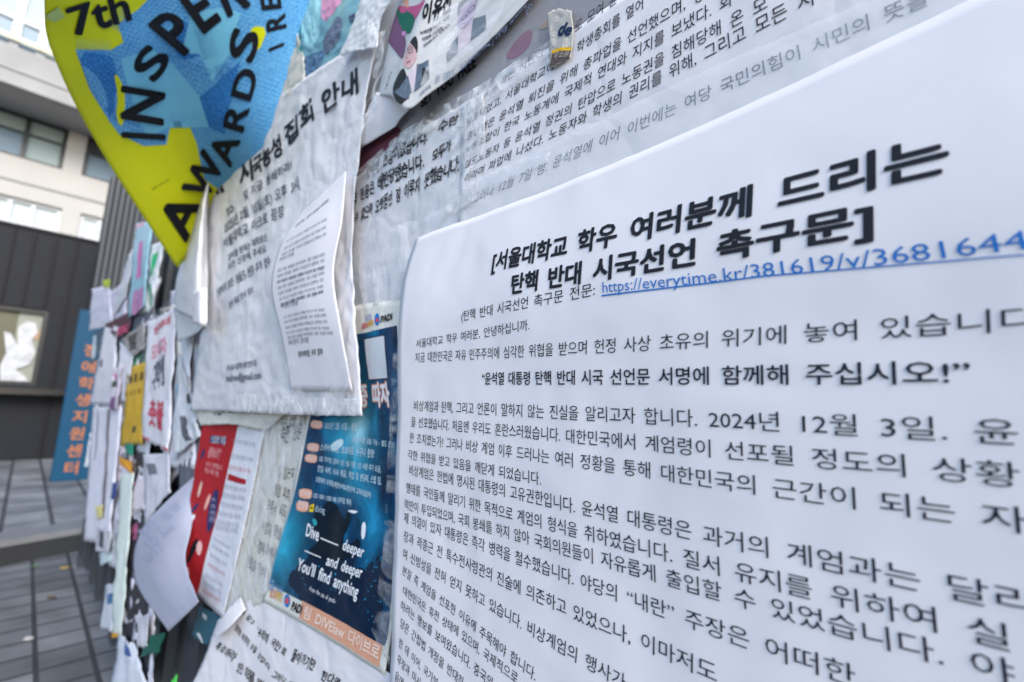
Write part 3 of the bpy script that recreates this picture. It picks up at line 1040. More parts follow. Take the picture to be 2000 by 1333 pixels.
N7 = Sheet('weathered_handwritten_paper', 'crumpled cream paper with faint handwriting against the edge of the yellow poster', 'paper',
           [[(525, 92, .05), (560, 60, .04), (582, 55, .036)], [(504, 150, .052), (545, 135, .042), (598, 130, .032)], [(470, 228, .05), (520, 240, .04), (600, 215, .026)]],
           PAPER_AGED, res=(24, 24), wr=0.005, wscale=0.06, fold=1.2, torn='LT')
for y in (0, 22, 44, 66):
    N7.text('시민의 요구다', (514 - y * .5, 140 + y), (560 - y * .3, 118 + y), ink((150, 148, 142)), hand=True)

# ---- yellow poster flopping out to the left
Y = Sheet('yellow_poster', 'big yellow and blue award poster with heavy black capitals leaning out at the left', 'poster',
          [[(84, -14, 1.30, 'd'), (330, -80, 1.52, 'd'), (640, -110, .03)], [(104, 110, 1.40, 'd'), (340, 60, 1.56, 'd'), (600, 30, .03)],
           [(200, 300, 1.62, 'd'), (370, 240, 1.68, 'd'), (560, 190, .03)], [(346, 524, 1.95, 'd'), (440, 420, 1.86, 'd'), (540, 330, .03)]],
          coated('yellow_print', (208, 214, 26), bump=0.04, var=0.03, coat=0.25), res=(44, 60), wr=0.003, wscale=0.25)


def halftone(name, c1, c2, scale, rot, dist):
    m, nt, out = new_mat(name)
    tc = nd(nt, 'TexCoord')
    mp = nd(nt, 'Mapping')
    mp.inputs['Rotation'].default_value = (0, 0, rot)
    mp.inputs['Scale'].default_value = (1, 1.4, 1)
    nt.links.new(tc.outputs['UV'], mp.inputs[0])
    wv = nd(nt, 'TexWave', Scale=scale, Distortion=dist)
    wv.inputs['Detail Scale'].default_value = 3.0
    nt.links.new(mp.outputs[0], wv.inputs['Vector'])
    vo = nd(nt, 'TexVoronoi', Scale=scale * 1.5)
    vo.inputs['Randomness'].default_value = 0.15
    nt.links.new(mp.outputs[0], vo.inputs['Vector'])
    nz = nd(nt, 'TexNoise', Scale=6.0, Detail=3.0)
    nt.links.new(tc.outputs['UV'], nz.inputs['Vector'])
    mt = nd(nt, 'MixRGB')
    nt.links.new(nz.outputs[0], mt.inputs[0])
    nt.links.new(wv.outputs[0], mt.inputs[1])
    nt.links.new(vo.outputs['Distance'], mt.inputs[2])
    rp = nd(nt, 'ValToRGB')
    rp.color_ramp.elements[0].position, rp.color_ramp.elements[0].color = 0.36, lin(c1)
    rp.color_ramp.elements[1].position, rp.color_ramp.elements[1].color = 0.50, lin(c2)
    nt.links.new(mt.outputs[0], rp.inputs[0])
    b = nd(nt, 'BsdfPrincipled', Roughness=0.45)
    b.inputs['Specular IOR Level'].default_value = 0.15
    nt.links.new(rp.outputs[0], b.inputs['Base Color'])
    nt.links.new(b.outputs[0], out.inputs[0])
    return m


LB, YL_ = ink((118, 192, 224)), ink((210, 214, 26))
MB_ = halftone('halftone_light', (40, 118, 196), (122, 190, 226), 30, 0.6, 3.0)
DBL = halftone('halftone_deep', (16, 66, 150), (70, 150, 216), 34, -0.5, 4.0)


def yp(*pts):                                    # from an enlargement of the top-left corner
    return [(x * .25, y * .25) for x, y in pts]


Y.poly(yp((590, 390), (860, 390), (960, 330), (920, 190), (1080, 70), (1200, -60), (2600, -200), (2500, 600), (2100, 1100), (1900, 1800), (1600, 1400), (1540, 1120),
          (1450, 900), (1340, 960), (1300, 1130), (1120, 1140), (930, 1050), (860, 960), (700, 700)), MB_, 'picture', lift=.0006)
Y.poly(yp((940, 460), (1180, 380), (1350, 500), (1560, 760), (1650, 990), (1400, 850), (1300, 1000), (1150, 1080), (1040, 820)), LB, 'picture', lift=.0010)
Y.poly(yp((1500, 90), (1750, 60), (1880, 100), (1800, 420), (1660, 640), (1560, 420), (1420, 420)), LB, 'picture', lift=.0010)
Y.poly(yp((1560, 760), (1680, 660), (1880, 480), (1820, 760), (1760, 1050), (1640, 1000)), DBL, 'picture', lift=.0012)
Y.poly(yp((600, 400), (860, 420), (900, 540), (920, 640), (880, 960), (780, 780), (680, 620)), DBL, 'picture', lift=.0012, smooth=1)
Y.poly(yp((620, 480), (800, 640), (860, 880), (760, 780), (660, 580)), MB_, 'picture', lift=.0016, smooth=1)
Y.poly(yp((880, 560), (940, 620), (980, 760), (960, 1000), (900, 940), (920, 740)), YL_, 'picture', lift=.0016, smooth=1)
Y.poly(yp((1380, 120), (1480, 200), (1640, 300), (1560, 440), (1400, 480), (1330, 300)), DBL, 'picture', lift=.0008, smooth=1)
Y.poly(yp((1960, 200), (2100, 220), (2020, 420), (1960, 340)), YL_, 'picture', lift=.0014, smooth=1)
# halftone dots along the borders of the blue areas
rg = random.Random(3)


def dots(a, b, nx, ny, w_, m_, r0, r1, lift=.0018):
    a, b = np.array(a, float), np.array(b, float)
    q0, q1, q2 = Y.uv(*a), Y.uv(*b), Y.uv(*(a + np.array([-(b - a)[1], (b - a)[0]]) / np.linalg.norm(b - a) * w_))
    th = np.stack([0.0031 * np.cos(np.arange(6) * 1.047), 0.0024 * np.sin(np.arange(6) * 1.047)], 1)
    V, F = [], []
    for i in range(nx):
        for j in range(ny):
            c_ = q0 + (q1 - q0) * (i + (0.5 if j % 2 else 0)) / nx + (q2 - q0) * (j / ny)
            F.append(tuple(range(len(V) * 6, len(V) * 6 + 6)))
            V.append(c_ + th * ((r0 + (r1 - r0) * j / ny) / 2.2))
    Y.add('halftone_dots', np.concatenate(V), F, m_, lift)


dots((230, 60), (250, 20), 9, 10, -34, MB_, 2.2, .8)
dots((148, 96), (215, 100), 12, 7, -24, MB_, 2.0, .7)
dots((330, 105), (420, 140), 16, 9, 34, DBL, 2.2, .9)
dots((325, 240), (392, 232), 12, 6, -22, MB_, 2.0, .8)
dots((222, 140), (226, 240), 15, 6, 20, DBL, 2.4, 1.0)
dots((380, 60), (400, 120), 12, 8, -34, DBL, 2.2, 1.0)
dots((420, 130), (456, 124), 8, 10, 40, DBL, 2.2, 1.2)


def big(ch, base0, base1, up):
    Y.text(ch, base0, base1, BLACK, 'lettering', bold=0.026, up=up, lift=.0022, res=4)


big('7th', (138, 70), (256, 36), (122, 16))


def letter(ch, a, b, c):
    """a = foot of the letter's left side, b = foot of its right side, c = top of its left side"""
    Y.text(ch, a, b, BLACK, 'lettering', bold=0.03, up=c, lift=.0022, res=4)


letter('I', (320, 277), (320, 262), (234, 272))
letter('N', (317, 250), (320, 180), (232, 236))
letter('S', (300, 164), (335, 112), (250, 132))
letter('P', (354, 112), (398, 72), (281, 50))
letter('E', (392, 68), (432, 36), (338, -8))
letter('R', (440, 34), (490, 8), (404, -50))
letter('S', (493, 127), (509, 66), (444, 110))
letter('D', (489, 203), (508, 142), (450, 191))
letter('R', (476, 264), (490, 212), (436, 252))
letter('A', (452, 326), (472, 274), (408, 306))
letter('W', (404, 394), (444, 318), (352, 366))
letter('A', (362, 471), (399, 398), (300, 438))
letter('R', (560, 58), (556, 26), (522, 67))
letter('E', (550, 20), (546, -10), (512, 24))
letter('I', (556, 92), (555, 84), (526, 104))
Y.text('참여 신청 안내', (298, 372), (330, 352), ink((90, 96, 30)), aspect=1.0)
Y.poly([(78, 30), (112, 12), (124, 32), (104, 42), (82, 36)], ink((176, 196, 120)), 'tape_scrap', lift=.002)

# ---- big thin white notice
N8 = Sheet('meeting_notice', 'big thin wrinkled white notice with a folded left edge and heavy printed title', 'poster',
           [[(432, 280, .060), (520, 210, .044), (620, 140, .030), (742, 60, .018)], [(405, 420, .066), (490, 355, .046), (605, 290, .032), (712, 230, .020)],
            [(402, 560, .058), (490, 515, .046), (600, 480, .036), (692, 440, .026)], [(388, 690, .048), (490, 680, .042), (600, 668, .038), (696, 640, .032)],
            [(374, 802, .036), (490, 806, .034), (605, 811, .034), (714, 813, .034)]],
           PAPER_THIN, res=(70, 80), wr=0.0048, wscale=0.15, fold=1.1, torn='B', tamp=0.003)
def tx(*a, **k):
    N8.text(*a, lift=.0016, **k)


tx('재', (410, 398), (442, 374), DARK, 'heading', bold=0.04, up=(398, 358))
tx('시', (476, 372), (500, 350), DARK, 'heading', bold=0.045, up=(468, 322))
tx('국농성', (500, 350), (556, 302), DARK, 'heading', bold=0.035, up=(496, 312))
tx('집회', (560, 292), (617, 234), DARK, 'heading', bold=0.03, up=(556, 250))
tx('안내', (630, 228), (702, 182), DARK, 'heading', bold=0.028, up=(628, 184))
for s_, a, b, u_ in (('및 자금 봉쇄하라!', (482, 396), (572, 332), (480, 378)), ('to', (446, 424), (462, 414), (442, 404)),
                     ('2025년 2월 15일(토) 오후 3시', (442, 458), (588, 372), (440, 438)), ('서울대학교 아크로 광장', (440, 488), (560, 425), (438, 468)),
                     ('참여를 원하는 재학생은', (450, 512), (526, 472), (449, 498)), ('사전 신청해 주세요', (450, 530), (524, 494), (449, 516)),
                     ('신청하지 않은 분들도 현장 추가 접수', (424, 582), (534, 520), (423, 566)), ('문의 메일 안내 참조', (448, 604), (498, 572), (447, 592))):
    tx(s_, a, b, INK_SOFT, up=u_, bold=0.015)
tx('자유대학생연대', (448, 726), (504, 716), INK_SOFT, up=(448, 714), bold=0.012)
tx('snufree@gmail.com', (446, 746), (513, 740), INK_SOFT, up=(446, 732), bold=0.012)
# the left edge is folded forward
fl = Sheet('rolled_notice_edge', 'long white rolled paper edge standing out left of the big thin notice', 'paper',
           [[(414, 300, .068), (418, 298, .085), (424, 298, .070)], [(382, 396, .072), (398, 390, .100), (407, 396, .074)], [(360, 484, .074), (386, 476, .108), (405, 484, .074)],
            [(343, 560, .070), (378, 556, .104), (406, 548, .070)], [(343, 606, .064), (375, 622, .094), (404, 640, .064)]],
           PAPER_THIN, res=(20, 36), wr=0.0018, wscale=0.06, fold=0.8, torn='B', tamp=0.008)
roll = Sheet('paper_roll', 'short stiff roll of white paper at the lower end of the rolled edge', 'paper',
             [[(375, 570, .098), (388, 566, .112), (404, 562, .098)], [(376, 632, .096), (388, 634, .110), (405, 630, .096)]], PAPER, res=(12, 10), wr=0.0006, wscale=0.03)
roll.text('안내', (394, 586), (401, 584), INK_SOFT)
torn = Sheet('torn_white_scrap', 'torn white scrap hanging below the rolled edge of the thin notice', 'paper',
             [[(340, 600, .05), (372, 592, .07), (398, 610, .06)], [(346, 668, .05), (370, 660, .06), (398, 640, .055)]], PAPER_THIN, res=(14, 12), wr=0.004, wscale=0.03, torn='BR', tamp=0.006)

# ---- A4 sheet on it
A4 = Sheet('small_printed_sheet', 'small white typed sheet curling off the big thin notice', 'sheet',
           [[(586, 420, .050), (636, 372, .044), (676, 335, .040)], [(548, 480, .062), (612, 450, .062), (668, 430, .052)], [(530, 560, .066), (592, 545, .066), (652, 535, .056)],
            [(548, 650, .058), (604, 640, .060), (666, 640, .058)], [(568, 762, .042), (628, 764, .044), (689, 765, .046)]],
           PAPER_SMOOTH, res=(30, 40), wr=0.0008, wscale=0.1)
A4.text('탄핵 반대, 그것이 정의로운 민주주의다', (576, 446), (642, 394), INK_SOFT, bold=0.015)
LN = ['우리 학교의 자유로운 전통을 지키고자 하는 학우들이', '모여 이번 집회를 준비하였다. 많은 관심을 바라며', '자유와 정의를 위하여 한마음으로 함께하는 학우', '여러분의 참여를 부탁드린다.']
yy = 0
for k, (a, b) in enumerate((((558, 476), (638, 432)), ((554, 490), (637, 448)), ((550, 502), (637, 462)), ((546, 512), (574, 500)),
                            ((542, 534), (634, 502)), ((541, 545), (634, 514)), ((541, 556), (634, 527)), ((542, 568), (633, 538)), ((544, 579), (632, 551)), ((546, 590), (632, 563)),
                            ((549, 600), (631, 574)), ((550, 604), (582, 597)), ((555, 624), (634, 609)), ((556, 634), (637, 620)), ((558, 645), (640, 633)), ((560, 655), (644, 645)), ((562, 665), (651, 655)),
                            ((564, 676), (604, 670)))):
    A4.text(LN[k % 3] if k not in (3, 11, 17) else LN[3][:9], a, b, INK_SOFT, bold=0.02 if k in (6, 10) else 0.0, aspect=0.85)
A4.text('학우여러분, 속지 말자!', (583, 700), (632, 694), DARK, aspect=1.2, bold=0.01)

# ---- blue diving poster
m, nt, out = new_mat('deep_sea_print')
tc = nd(nt, 'TexCoord')
nz = nd(nt, 'TexNoise', Scale=5.0, Detail=7.0, Distortion=0.8)
nt.links.new(tc.outputs['UV'], nz.inputs[0])
rp = nd(nt, 'ValToRGB')
e = rp.color_ramp.elements
e[0].position, e[0].color = 0.32, lin((0, 26, 56))
e[1].position, e[1].color = 0.74, lin((16, 124, 166))
q = e.new(0.52)
q.color = lin((0, 62, 102))
nt.links.new(nz.outputs[0], rp.inputs[0])
vo = nd(nt, 'TexVoronoi', Scale=42.0)
nt.links.new(tc.outputs['UV'], vo.inputs['Vector'])
vr = nd(nt, 'ValToRGB')
vr.color_ramp.elements[0].position, vr.color_ramp.elements[0].color = 0.05, (0.25, 0.55, 0.70, 1)
vr.color_ramp.elements[1].position, vr.color_ramp.elements[1].color = 0.16, (0, 0, 0, 1)
nt.links.new(vo.outputs['Distance'], vr.inputs[0])
ad = nd(nt, 'MixRGB', blend_type='ADD')
ad.inputs[0].default_value = 0.25


def glow(u0, v0, su, sv, c_):
    """a printed patch of light water, soft at its rim"""
    mp = nd(nt, 'Mapping')
    mp.inputs['Location'].default_value = (-u0 * su, -v0 * sv, 0)
    mp.inputs['Scale'].default_value = (su, sv, 0)
    nt.links.new(tc.outputs['UV'], mp.inputs[0])
    gr = nd(nt, 'TexGradient', gradient_type='QUADRATIC_SPHERE')
    nt.links.new(mp.outputs[0], gr.inputs[0])
    mu = nd(nt, 'Math', operation='MULTIPLY')
    nt.links.new(gr.outputs[1], mu.inputs[0])
    nt.links.new(nz.outputs[0], mu.inputs[1])
    mx = nd(nt, 'MixRGB', blend_type='ADD')
    mx.inputs[2].default_value = c_
    nt.links.new(mu.outputs[0], mx.inputs[0])
    return mx
nt.links.new(rp.outputs[0], ad.inputs[1])
nt.links.new(vr.outputs[0], ad.inputs[2])
b = nd(nt, 'BsdfPrincipled', Roughness=0.45)
b.inputs['Specular IOR Level'].default_value = 0.12
prev = ad
for args in ((0.52, 0.62, 2.6, 3.2, (0.10, 0.75, 0.95, 1)), (0.05, 0.20, 3.2, 3.6, (0.05, 0.75, 1.0, 1)), (0.55, 0.64, 7.0, 9.0, (0.8, 1.0, 1.0, 1)), (0.76, 0.36, 4.0, 6.0, (0.03, 0.40, 0.65, 1))):
    gx = glow(*args)
    nt.links.new(prev.outputs[0], gx.inputs[1])
    prev = gx
nt.links.new(prev.outputs[0], b.inputs['Base Color'])
nt.links.new(b.outputs[0], out.inputs[0])
M_SEA = m
Bp = Sheet('diving_poster', 'blue diving poster of a dark diver under a wrinkled clear cover', 'poster',
           [[(648, 612, .007), (712, 594, .007), (782, 586, .007)], [(600, 812, .007), (692, 822, .007), (792, 836, .007)],
            [(566, 982, .007), (674, 1026, .007), (784, 1072, .007)], [(512, 1175, .007), (628, 1240, .007), (752, 1320, .007)]],
           coated('cream_margin', (222, 222, 214), bump=0.2, var=0.03), res=(40, 60), wr=0.0010, wscale=0.06, fold=0.5)
bp_ = Bp.poly
bp_([(660, 662), (716, 650), (776, 636), (780, 700), (784, 800), (781, 940), (772, 1080), (758, 1240), (752, 1262), (698, 1232), (600, 1180), (526, 1140), (546, 1060), (570, 985), (596, 870), (606, 815)], M_SEA, 'picture')


def b3(*pts):
    return [(340 + .415 * x, 780 + .415 * y) for x, y in pts]


def jag(pts, amp, n=4):
    q = [np.array(t, float) for t in pts]
    o = []
    for i, a_ in enumerate(q):
        b_ = q[(i + 1) % len(q)]
        for k in range(n):
            c_ = a_ + (b_ - a_) * (k / n)
            o.append(tuple(c_ + np.array([rg.uniform(-amp, amp), rg.uniform(-amp, amp)]) * (1 if k else .4)))
    return o


NAVY, REEF, CYAN = ink((4, 30, 56)), ink((6, 26, 40)), ink((40, 150, 196))
bp_(b3(*jag(((545, 870), (552, 815), (600, 770), (640, 735), (700, 715), (800, 775), (900, 800), (960, 740), (1000, 800), (985, 960), (958, 1120), (930, 1140), (760, 1050), (600, 950)), 9, 6)), NAVY, 'picture', lift=.0006)
bp_(b3((735, 215), (790, 180), (805, 205), (780, 235), (750, 250)), ink((206, 232, 238)), 'picture', lift=.0008, smooth=2)
# the diver: hood, body, raised arm, tank, fins of light
bp_(b3(*jag(((690, 520), (725, 480), (760, 490), (800, 560), (815, 600), (790, 680), (800, 740), (740, 750), (680, 700), (660, 610)), 5, 5)), REEF, 'diver', lift=.0010)
bp_(b3((655, 560), (680, 500), (705, 520), (690, 580), (668, 600)), REEF, 'diver', lift=.0011, smooth=1)
bp_(b3((790, 590), (810, 560), (815, 530), (830, 530), (835, 560), (815, 620), (790, 660)), REEF, 'diver', lift=.0011, smooth=1)
bp_(b3(*jag(((640, 700), (700, 660), (800, 700), (870, 650), (880, 690), (820, 750), (780, 770), (640, 740)), 5, 5)), REEF, 'diver', lift=.0009)
bp_(b3((652, 566), (668, 560), (680, 585), (664, 600)), ink((48, 160, 172)), 'diver', lift=.0013, smooth=1)
bp_(b3((815, 525), (840, 520), (875, 528), (850, 540)), WHITE, 'diver', lift=.0012, smooth=1)
bp_(b3((884, 640), (888, 585), (900, 575), (908, 600), (902, 650), (890, 662)), WHITE, 'diver', lift=.0012, smooth=1)
for k in range(60):
    cx_, cy_ = rg.uniform(530, 960), rg.uniform(760, 900)
    if rg.random() < 0.5:
        cx_, cy_ = rg.uniform(900, 985), rg.uniform(740, 1050)
    r_ = rg.uniform(2, 7)
    bp_(b3(*[(cx_ + r_ * rg.uniform(.5, 1.2) * math.cos(t * 1.25), cy_ + r_ * rg.uniform(.5, 1.3) * math.sin(t * 1.25)) for t in range(5)]), rg.choice([CYAN, ink((14, 84, 120)), ink((18, 110, 150))]), 'reef', lift=.0009)
PILL = ink((230, 168, 138))
for x0, y0, x1, y1 in ((645, 98, 700, 142), (630, 205, 685, 250), (620, 257, 676, 302), (590, 420, 650, 472), (578, 478, 636, 532)):
    k = (y1 - y0) * .42
    bp_(b3((x0 + 6, y0), (x1 - 2, y0 + 4), (x1 + 2, y0 + 22), (x1 - 4, y1), (x0 + 4, y1 - 6), (x0 - 2, y0 + 20)), PILL, 'caption_pill', lift=.0010, smooth=2)
PT = Bp.text
for s_, a, b in (('신청일정', (648, 128), (694, 135)), ('모집대상', (636, 236), (680, 245)), ('포함사항', (626, 288), (672, 298)), ('참가비용', (596, 455), (644, 468)), ('문의처', (586, 513), (630, 526))):
    PT(s_, *b3(a, b), WHITE, 'caption_pill', lift=.0014, aspect=1.1)
SW = ink((196, 220, 232))
for s_, a, b in (('2025년 2월 15일 - 출발', (710, 140), (865, 150)), ('(평일·주말 강습 가능 - 별도 문의)', (842, 200), (1044, 232)), ('스쿠버다이빙 초보자도 누구나 환영!', (690, 242), (945, 278)),
                 ('3일 다이빙 (장비 1인 1실 기준, 1인 사용 추가 요금),', (684, 292), (978, 346)), ('전일 숙박, 식사 제공, 작업 및 센딩비, 스텝 팁,', (676, 340), (978, 404)),
                 ('오픈워터 자격증(제한수역&개방수역 교육비/실습비)', (668, 388), (932, 466)), ('USD 1390 / USD 980 (자격증 제외)', (656, 465), (838, 500))):
    PT(s_, *b3(a, b), SW, lift=.0012, bold=0.012, aspect=1.15)
bp_(b3((645, 498), (664, 492), (660, 530), (640, 530)), ink((238, 206, 20)), 'icon', lift=.0012)
bp_(b3((648, 506), (658, 504), (656, 518), (648, 518)), BLACK, 'icon', lift=.0014, smooth=1)
PT('diving', *b3((668, 528), (712, 538)), SW, lift=.0012)
for s_, a, b, u_ in (('Dive', (622, 640), (682, 668), (632, 580)), ('deeper', (793, 706), (893, 745), (806, 655)), ('and deeper', (716, 778), (885, 842), (730, 728)),
                     ("You'll find anything", (582, 800), (866, 935), (596, 745)), ('-from the sea of youth-', (638, 898), (764, 962), (642, 876))):
    PT(s_, *b3(a, b), WHITE, 'lettering', up=b3(u_)[0], lift=.0014, bold=0.022 if s_[0] != '-' else 0.0)
bp_(b3((694, 650), (776, 684), (775, 690), (693, 656)), WHITE, 'lettering', lift=.0014)
bp_(b3((620, 710), (696, 742), (695, 747), (619, 715)), WHITE, 'lettering', lift=.0014)
bp_(b3((606, 948), (985, 1158), (966, 1262), (590, 1030)), ink((216, 160, 132)), 'orange_band', lift=.0008)
PT('팀 DIVElaw 다이브로', *b3((606, 1026), (964, 1228)), ink((244, 226, 214)), 'orange_band', up=b3((622, 968))[0], lift=.0014, bold=0.006)
PT('PADI', *b3((552, 990), (600, 1012)), BLACK, 'logo', up=b3((560, 948))[0], lift=.0012, bold=0.04, shear=0.2)
for cx_, cy_, rx, ry in ((536, 948, 15, 33),):
    bp_(b3(*[(cx_ + rx * math.cos(t * .785), cy_ + ry * math.sin(t * .785)) for t in range(8)]), ink((26, 120, 190)), 'logo', lift=.0010, smooth=1)
    bp_(b3((526, 940), (540, 930), (548, 950), (538, 965), (528, 958)), ink((206, 84, 92)), 'logo', lift=.0012, smooth=1)
PT('SSI', *b3((448, 895), (472, 905)), ink((120, 160, 200)), 'logo', lift=.0012, bold=0.03, aspect=1.2)
PT('SCUBA', *b3((480, 893), (516, 908)), ink((120, 160, 200)), 'logo', lift=.0012)
PT('DIVING', *b3((480, 908), (514, 922)), ink((120, 160, 200)), 'logo', lift=.0012)
PT('SDI', *b3((452, 928), (480, 940)), ink((220, 150, 120)), 'logo', lift=.0012, bold=0.03)
PT('PFI', *b3((482, 944), (508, 956)), ink((220, 180, 90)), 'logo', lift=.0012, bold=0.03)


def b2(*pts):
    return [(560 + .195 * x, 600 + .195 * y) for x, y in pts]


PT('PADI', *b2((946, 158), (1062, 128)), BLACK, 'logo', up=b2((945, 92))[0], lift=.0012, bold=0.04, shear=0.2)
bp_(b2(*[(912 + 28 * math.cos(t * .785), 125 + 66 * math.sin(t * .785)) for t in range(8)]), ink((26, 120, 190)), 'logo', lift=.0010, smooth=1)
bp_(b2((892, 130), (915, 105), (935, 125), (920, 150), (900, 155)), ink((206, 84, 92)), 'logo', lift=.0012, smooth=1)
PT('SCUBA', *b2((792, 118), (858, 96)), ink((60, 110, 180)), 'logo', lift=.0012)
PT('DIVING', *b2((792, 150), (860, 132)), ink((60, 110, 180)), 'logo', lift=.0012)
PT('SDI', *b2((756, 222), (812, 208)), ink((206, 60, 70)), 'logo', lift=.0012, bold=0.03)
PT('PFI', *b2((818, 206), (870, 190)), ink((220, 160, 40)), 'logo', lift=.0012, bold=0.03)
bp_(b2((774, 318), (988, 278), (1023, 722), (822, 736)), BLACK, 'white_panel', lift=.0009)
bp_(b2((782, 328), (982, 290), (1014, 712), (830, 726)), ink((206, 211, 218)), 'white_panel', lift=.0011)
for off_, m_, bo in ((.0012, ink((226, 150, 112)), 0.085), (.0016, WHITE, 0.035)):
    PT('자격증 따자', *b2((560, 1010), (1052, 996)), m_, 'heading', up=b2((560, 800))[0], lift=off_, bold=bo)

# ---- red leaflet, list of names, torn banner
Rl = Sheet('red_leaflet', 'red and white folded leaflet with a dark blue oval', 'leaflet',
           [[(398, 824, .026), (466, 830, .012), (517, 842, .010)], [(368, 985, .034), (423, 1012, .013), (480, 1022, .010)], [(341, 1106, .046), (386, 1162, .014), (436, 1208, .010)]],
           coated('leaflet_white', (216, 218, 226), bump=0.2, var=0.03), res=(40, 40), wr=0.0015, wscale=0.07, fold=0.5)
RED, NAVY2 = ink((164, 34, 42)), ink((52, 46, 92))
Rl.poly([(398, 824), (466, 830), (446, 920), (424, 1010), (410, 1060), (386, 1162), (341, 1106), (358, 1040), (370, 985), (384, 900)], RED, 'red_panel')


def b5(*pts):
    return [(170 + .3623 * x, 850 + .3623 * y) for x, y in pts]


for pts, m_ in ((((690, 290), (712, 300), (705, 400), (675, 510), (645, 530), (650, 430), (670, 340)), NAVY2), (((540, 680), (570, 580), (605, 545), (590, 620), (545, 700)), BLACK),
                (((585, 610), (610, 560), (628, 600), (610, 660)), ink((226, 180, 176))), (((545, 470), (580, 420), (585, 445), (555, 480)), WHITE),
                (((600, 300), (622, 240), (626, 270), (600, 350)), ink((222, 190, 176))), (((640, 370), (665, 310), (670, 340), (635, 420)), ink((222, 170, 160))),
                (((560, 410), (600, 360), (606, 380), (565, 425)), NAVY2), (((520, 780), (545, 700), (555, 740), (540, 810)), ink((226, 170, 172))),
                (((612, 120), (635, 60), (640, 100), (620, 130)), NAVY2)):
    Rl.poly(b5(*pts), m_, 'picture', lift=.0008, smooth=1)
Rl.poly(b5((668, 0), (758, 12), (748, 52), (662, 40)), NAVY2, 'picture', lift=.0008)
for s_, a, b in (('신입생 모집', (670, 42), (748, 50)), ('함께하는 동아리', (662, 88), (726, 100)), ('참여하기', (654, 122), (712, 134)), ('누구나 환영합니다', (644, 168), (730, 192)), ('지금 바로 신청', (638, 200), (710, 226))):
    Rl.text(s_, *b5(a, b), WHITE if s_[0] == '신' else ink((236, 180, 184)), lift=.0011)
Rl.poly(b5((766, 208), (860, 240), (856, 268), (760, 242)), RED, 'picture', lift=.0006)
for k, yq in enumerate((40, 120, 180, 285, 330, 380, 430, 475, 505, 560, 600, 650, 700, 760, 800, 840)):
    x0 = 788 - max(0, yq - 60) * .21
    Rl.text('모집 안내 및 활동 소개 자료', *b5((x0, yq + 4), (x0 + (120 if yq < 520 else 90), yq + 4 + (24 if yq < 520 else 60))), ink((150, 154, 172)) if k not in (2, 12, 15) else ink((206, 110, 120)), lift=.0006)
for k in range(4):
    Rl.text('선착순', *b5((660 + 4 * k, 470 - 38 * k), (694, 474 - 38 * k)), ink((190, 190, 214)), lift=.0011)
NL = Sheet('name_list', 'white strip of black handwritten names between the red leaflet and diving poster', 'poster',
           [[(505, 806, .005), (612, 806, .005)], [(475, 1010, .005), (572, 985, .005)], [(430, 1215, .005), (522, 1175, .005)]],
           PAPER_AGED, res=(20, 40), wr=0.002, wscale=0.06, fold=0.8)
for s_, a, b, m_ in (('여러 곳을 함께', (548, 838), (600, 832), INK_PEN), ('속한 인문', (549, 866), (590, 860), INK_PEN), ('단 열 김은지', (532, 930), (574, 940), INK_PEN), ('박정 최휘', (536, 968), (566, 980), INK_PEN),
                     ('최준서 시도', (522, 1002), (560, 1014), INK_SOFT), ('사범대 학생', (512, 1040), (548, 1058), INK_SOFT), ('경제 이예나', (504, 1082), (540, 1096), INK_SOFT), ('정외과 학부생', (482, 1110), (522, 1134), INK_SOFT)):
    NL.text(s_, a, b, m_, hand=True, aspect=1.3)
bn = Sheet('torn_banner', 'torn white strip between the thin notice and the red leaflet', 'paper',
           [[(376, 796, .030), (450, 806, .026), (560, 806, .012)], [(392, 832, .030), (455, 830, .026), (520, 842, .014)]], PAPER_AGED, res=(30, 8), wr=0.0016, wscale=0.03, torn='B', tamp=0.005)
bn.text('학생', (412, 812), (432, 812), DARK, bold=0.02)

# ---- hand-written poster at the bottom
Hb = Sheet('handwritten_poster', 'white poster of black handwriting at the very bottom, below the diving poster', 'poster',
           [[(426, 1212, .008), (500, 1170, .005), (620, 1228, .005), (790, 1330, .005)], [(398, 1290, .016), (500, 1290, .006), (640, 1340, .005), (800, 1430, .005)],
            [(368, 1350, .022), (500, 1400, .008), (650, 1460, .005), (800, 1560, .005)]],
           PAPER, res=(50, 36), wr=0.0022, wscale=0.08, fold=0.7, torn='TL')


def b6(x, y):
    return (400 + .18 * x, 1150 + .18 * y)


for s_, a, b, u_, m_ in (('사람을 갖고', (360, 210), (530, 400), (385, 150), INK_PEN), ("'우리의 국민'로", (560, 500), (880, 745), (585, 390), INK_PEN), ('돌아가기만', (935, 780), (1190, 900), (975, 640), INK_PEN), ('한다면', (1255, 1000), (1470, 1090), (1285, 870), INK_PEN),
                         ('않았던 데까지 남을 것입니다.', (330, 450), (720, 900), (355, 375), INK_PEN), ('그러니 모두', (735, 960), (1000, 1110), (770, 880), INK_PEN),
                         ('특검하라', (110, 650), (320, 800), (160, 565), INK_PEN), ('있던 미래를 위해', (350, 900), (640, 1150), (375, 770), INK_PEN)):
    Hb.text(s_, b6(*a), b6(*b), m_, hand=True, lift=.0012, up=b6(*u_), bold=0.012)
cr = Sheet('curled_white_corner', 'white crumpled corner curling over the top left of the bottom handwriting', 'paper',
           [[(416, 1238, .020), (440, 1196, .022), (470, 1166, .012)], [(420, 1246, .034), (448, 1226, .032), (480, 1190, .014)]], PAPER, res=(14, 8), wr=0.001, wscale=0.03)

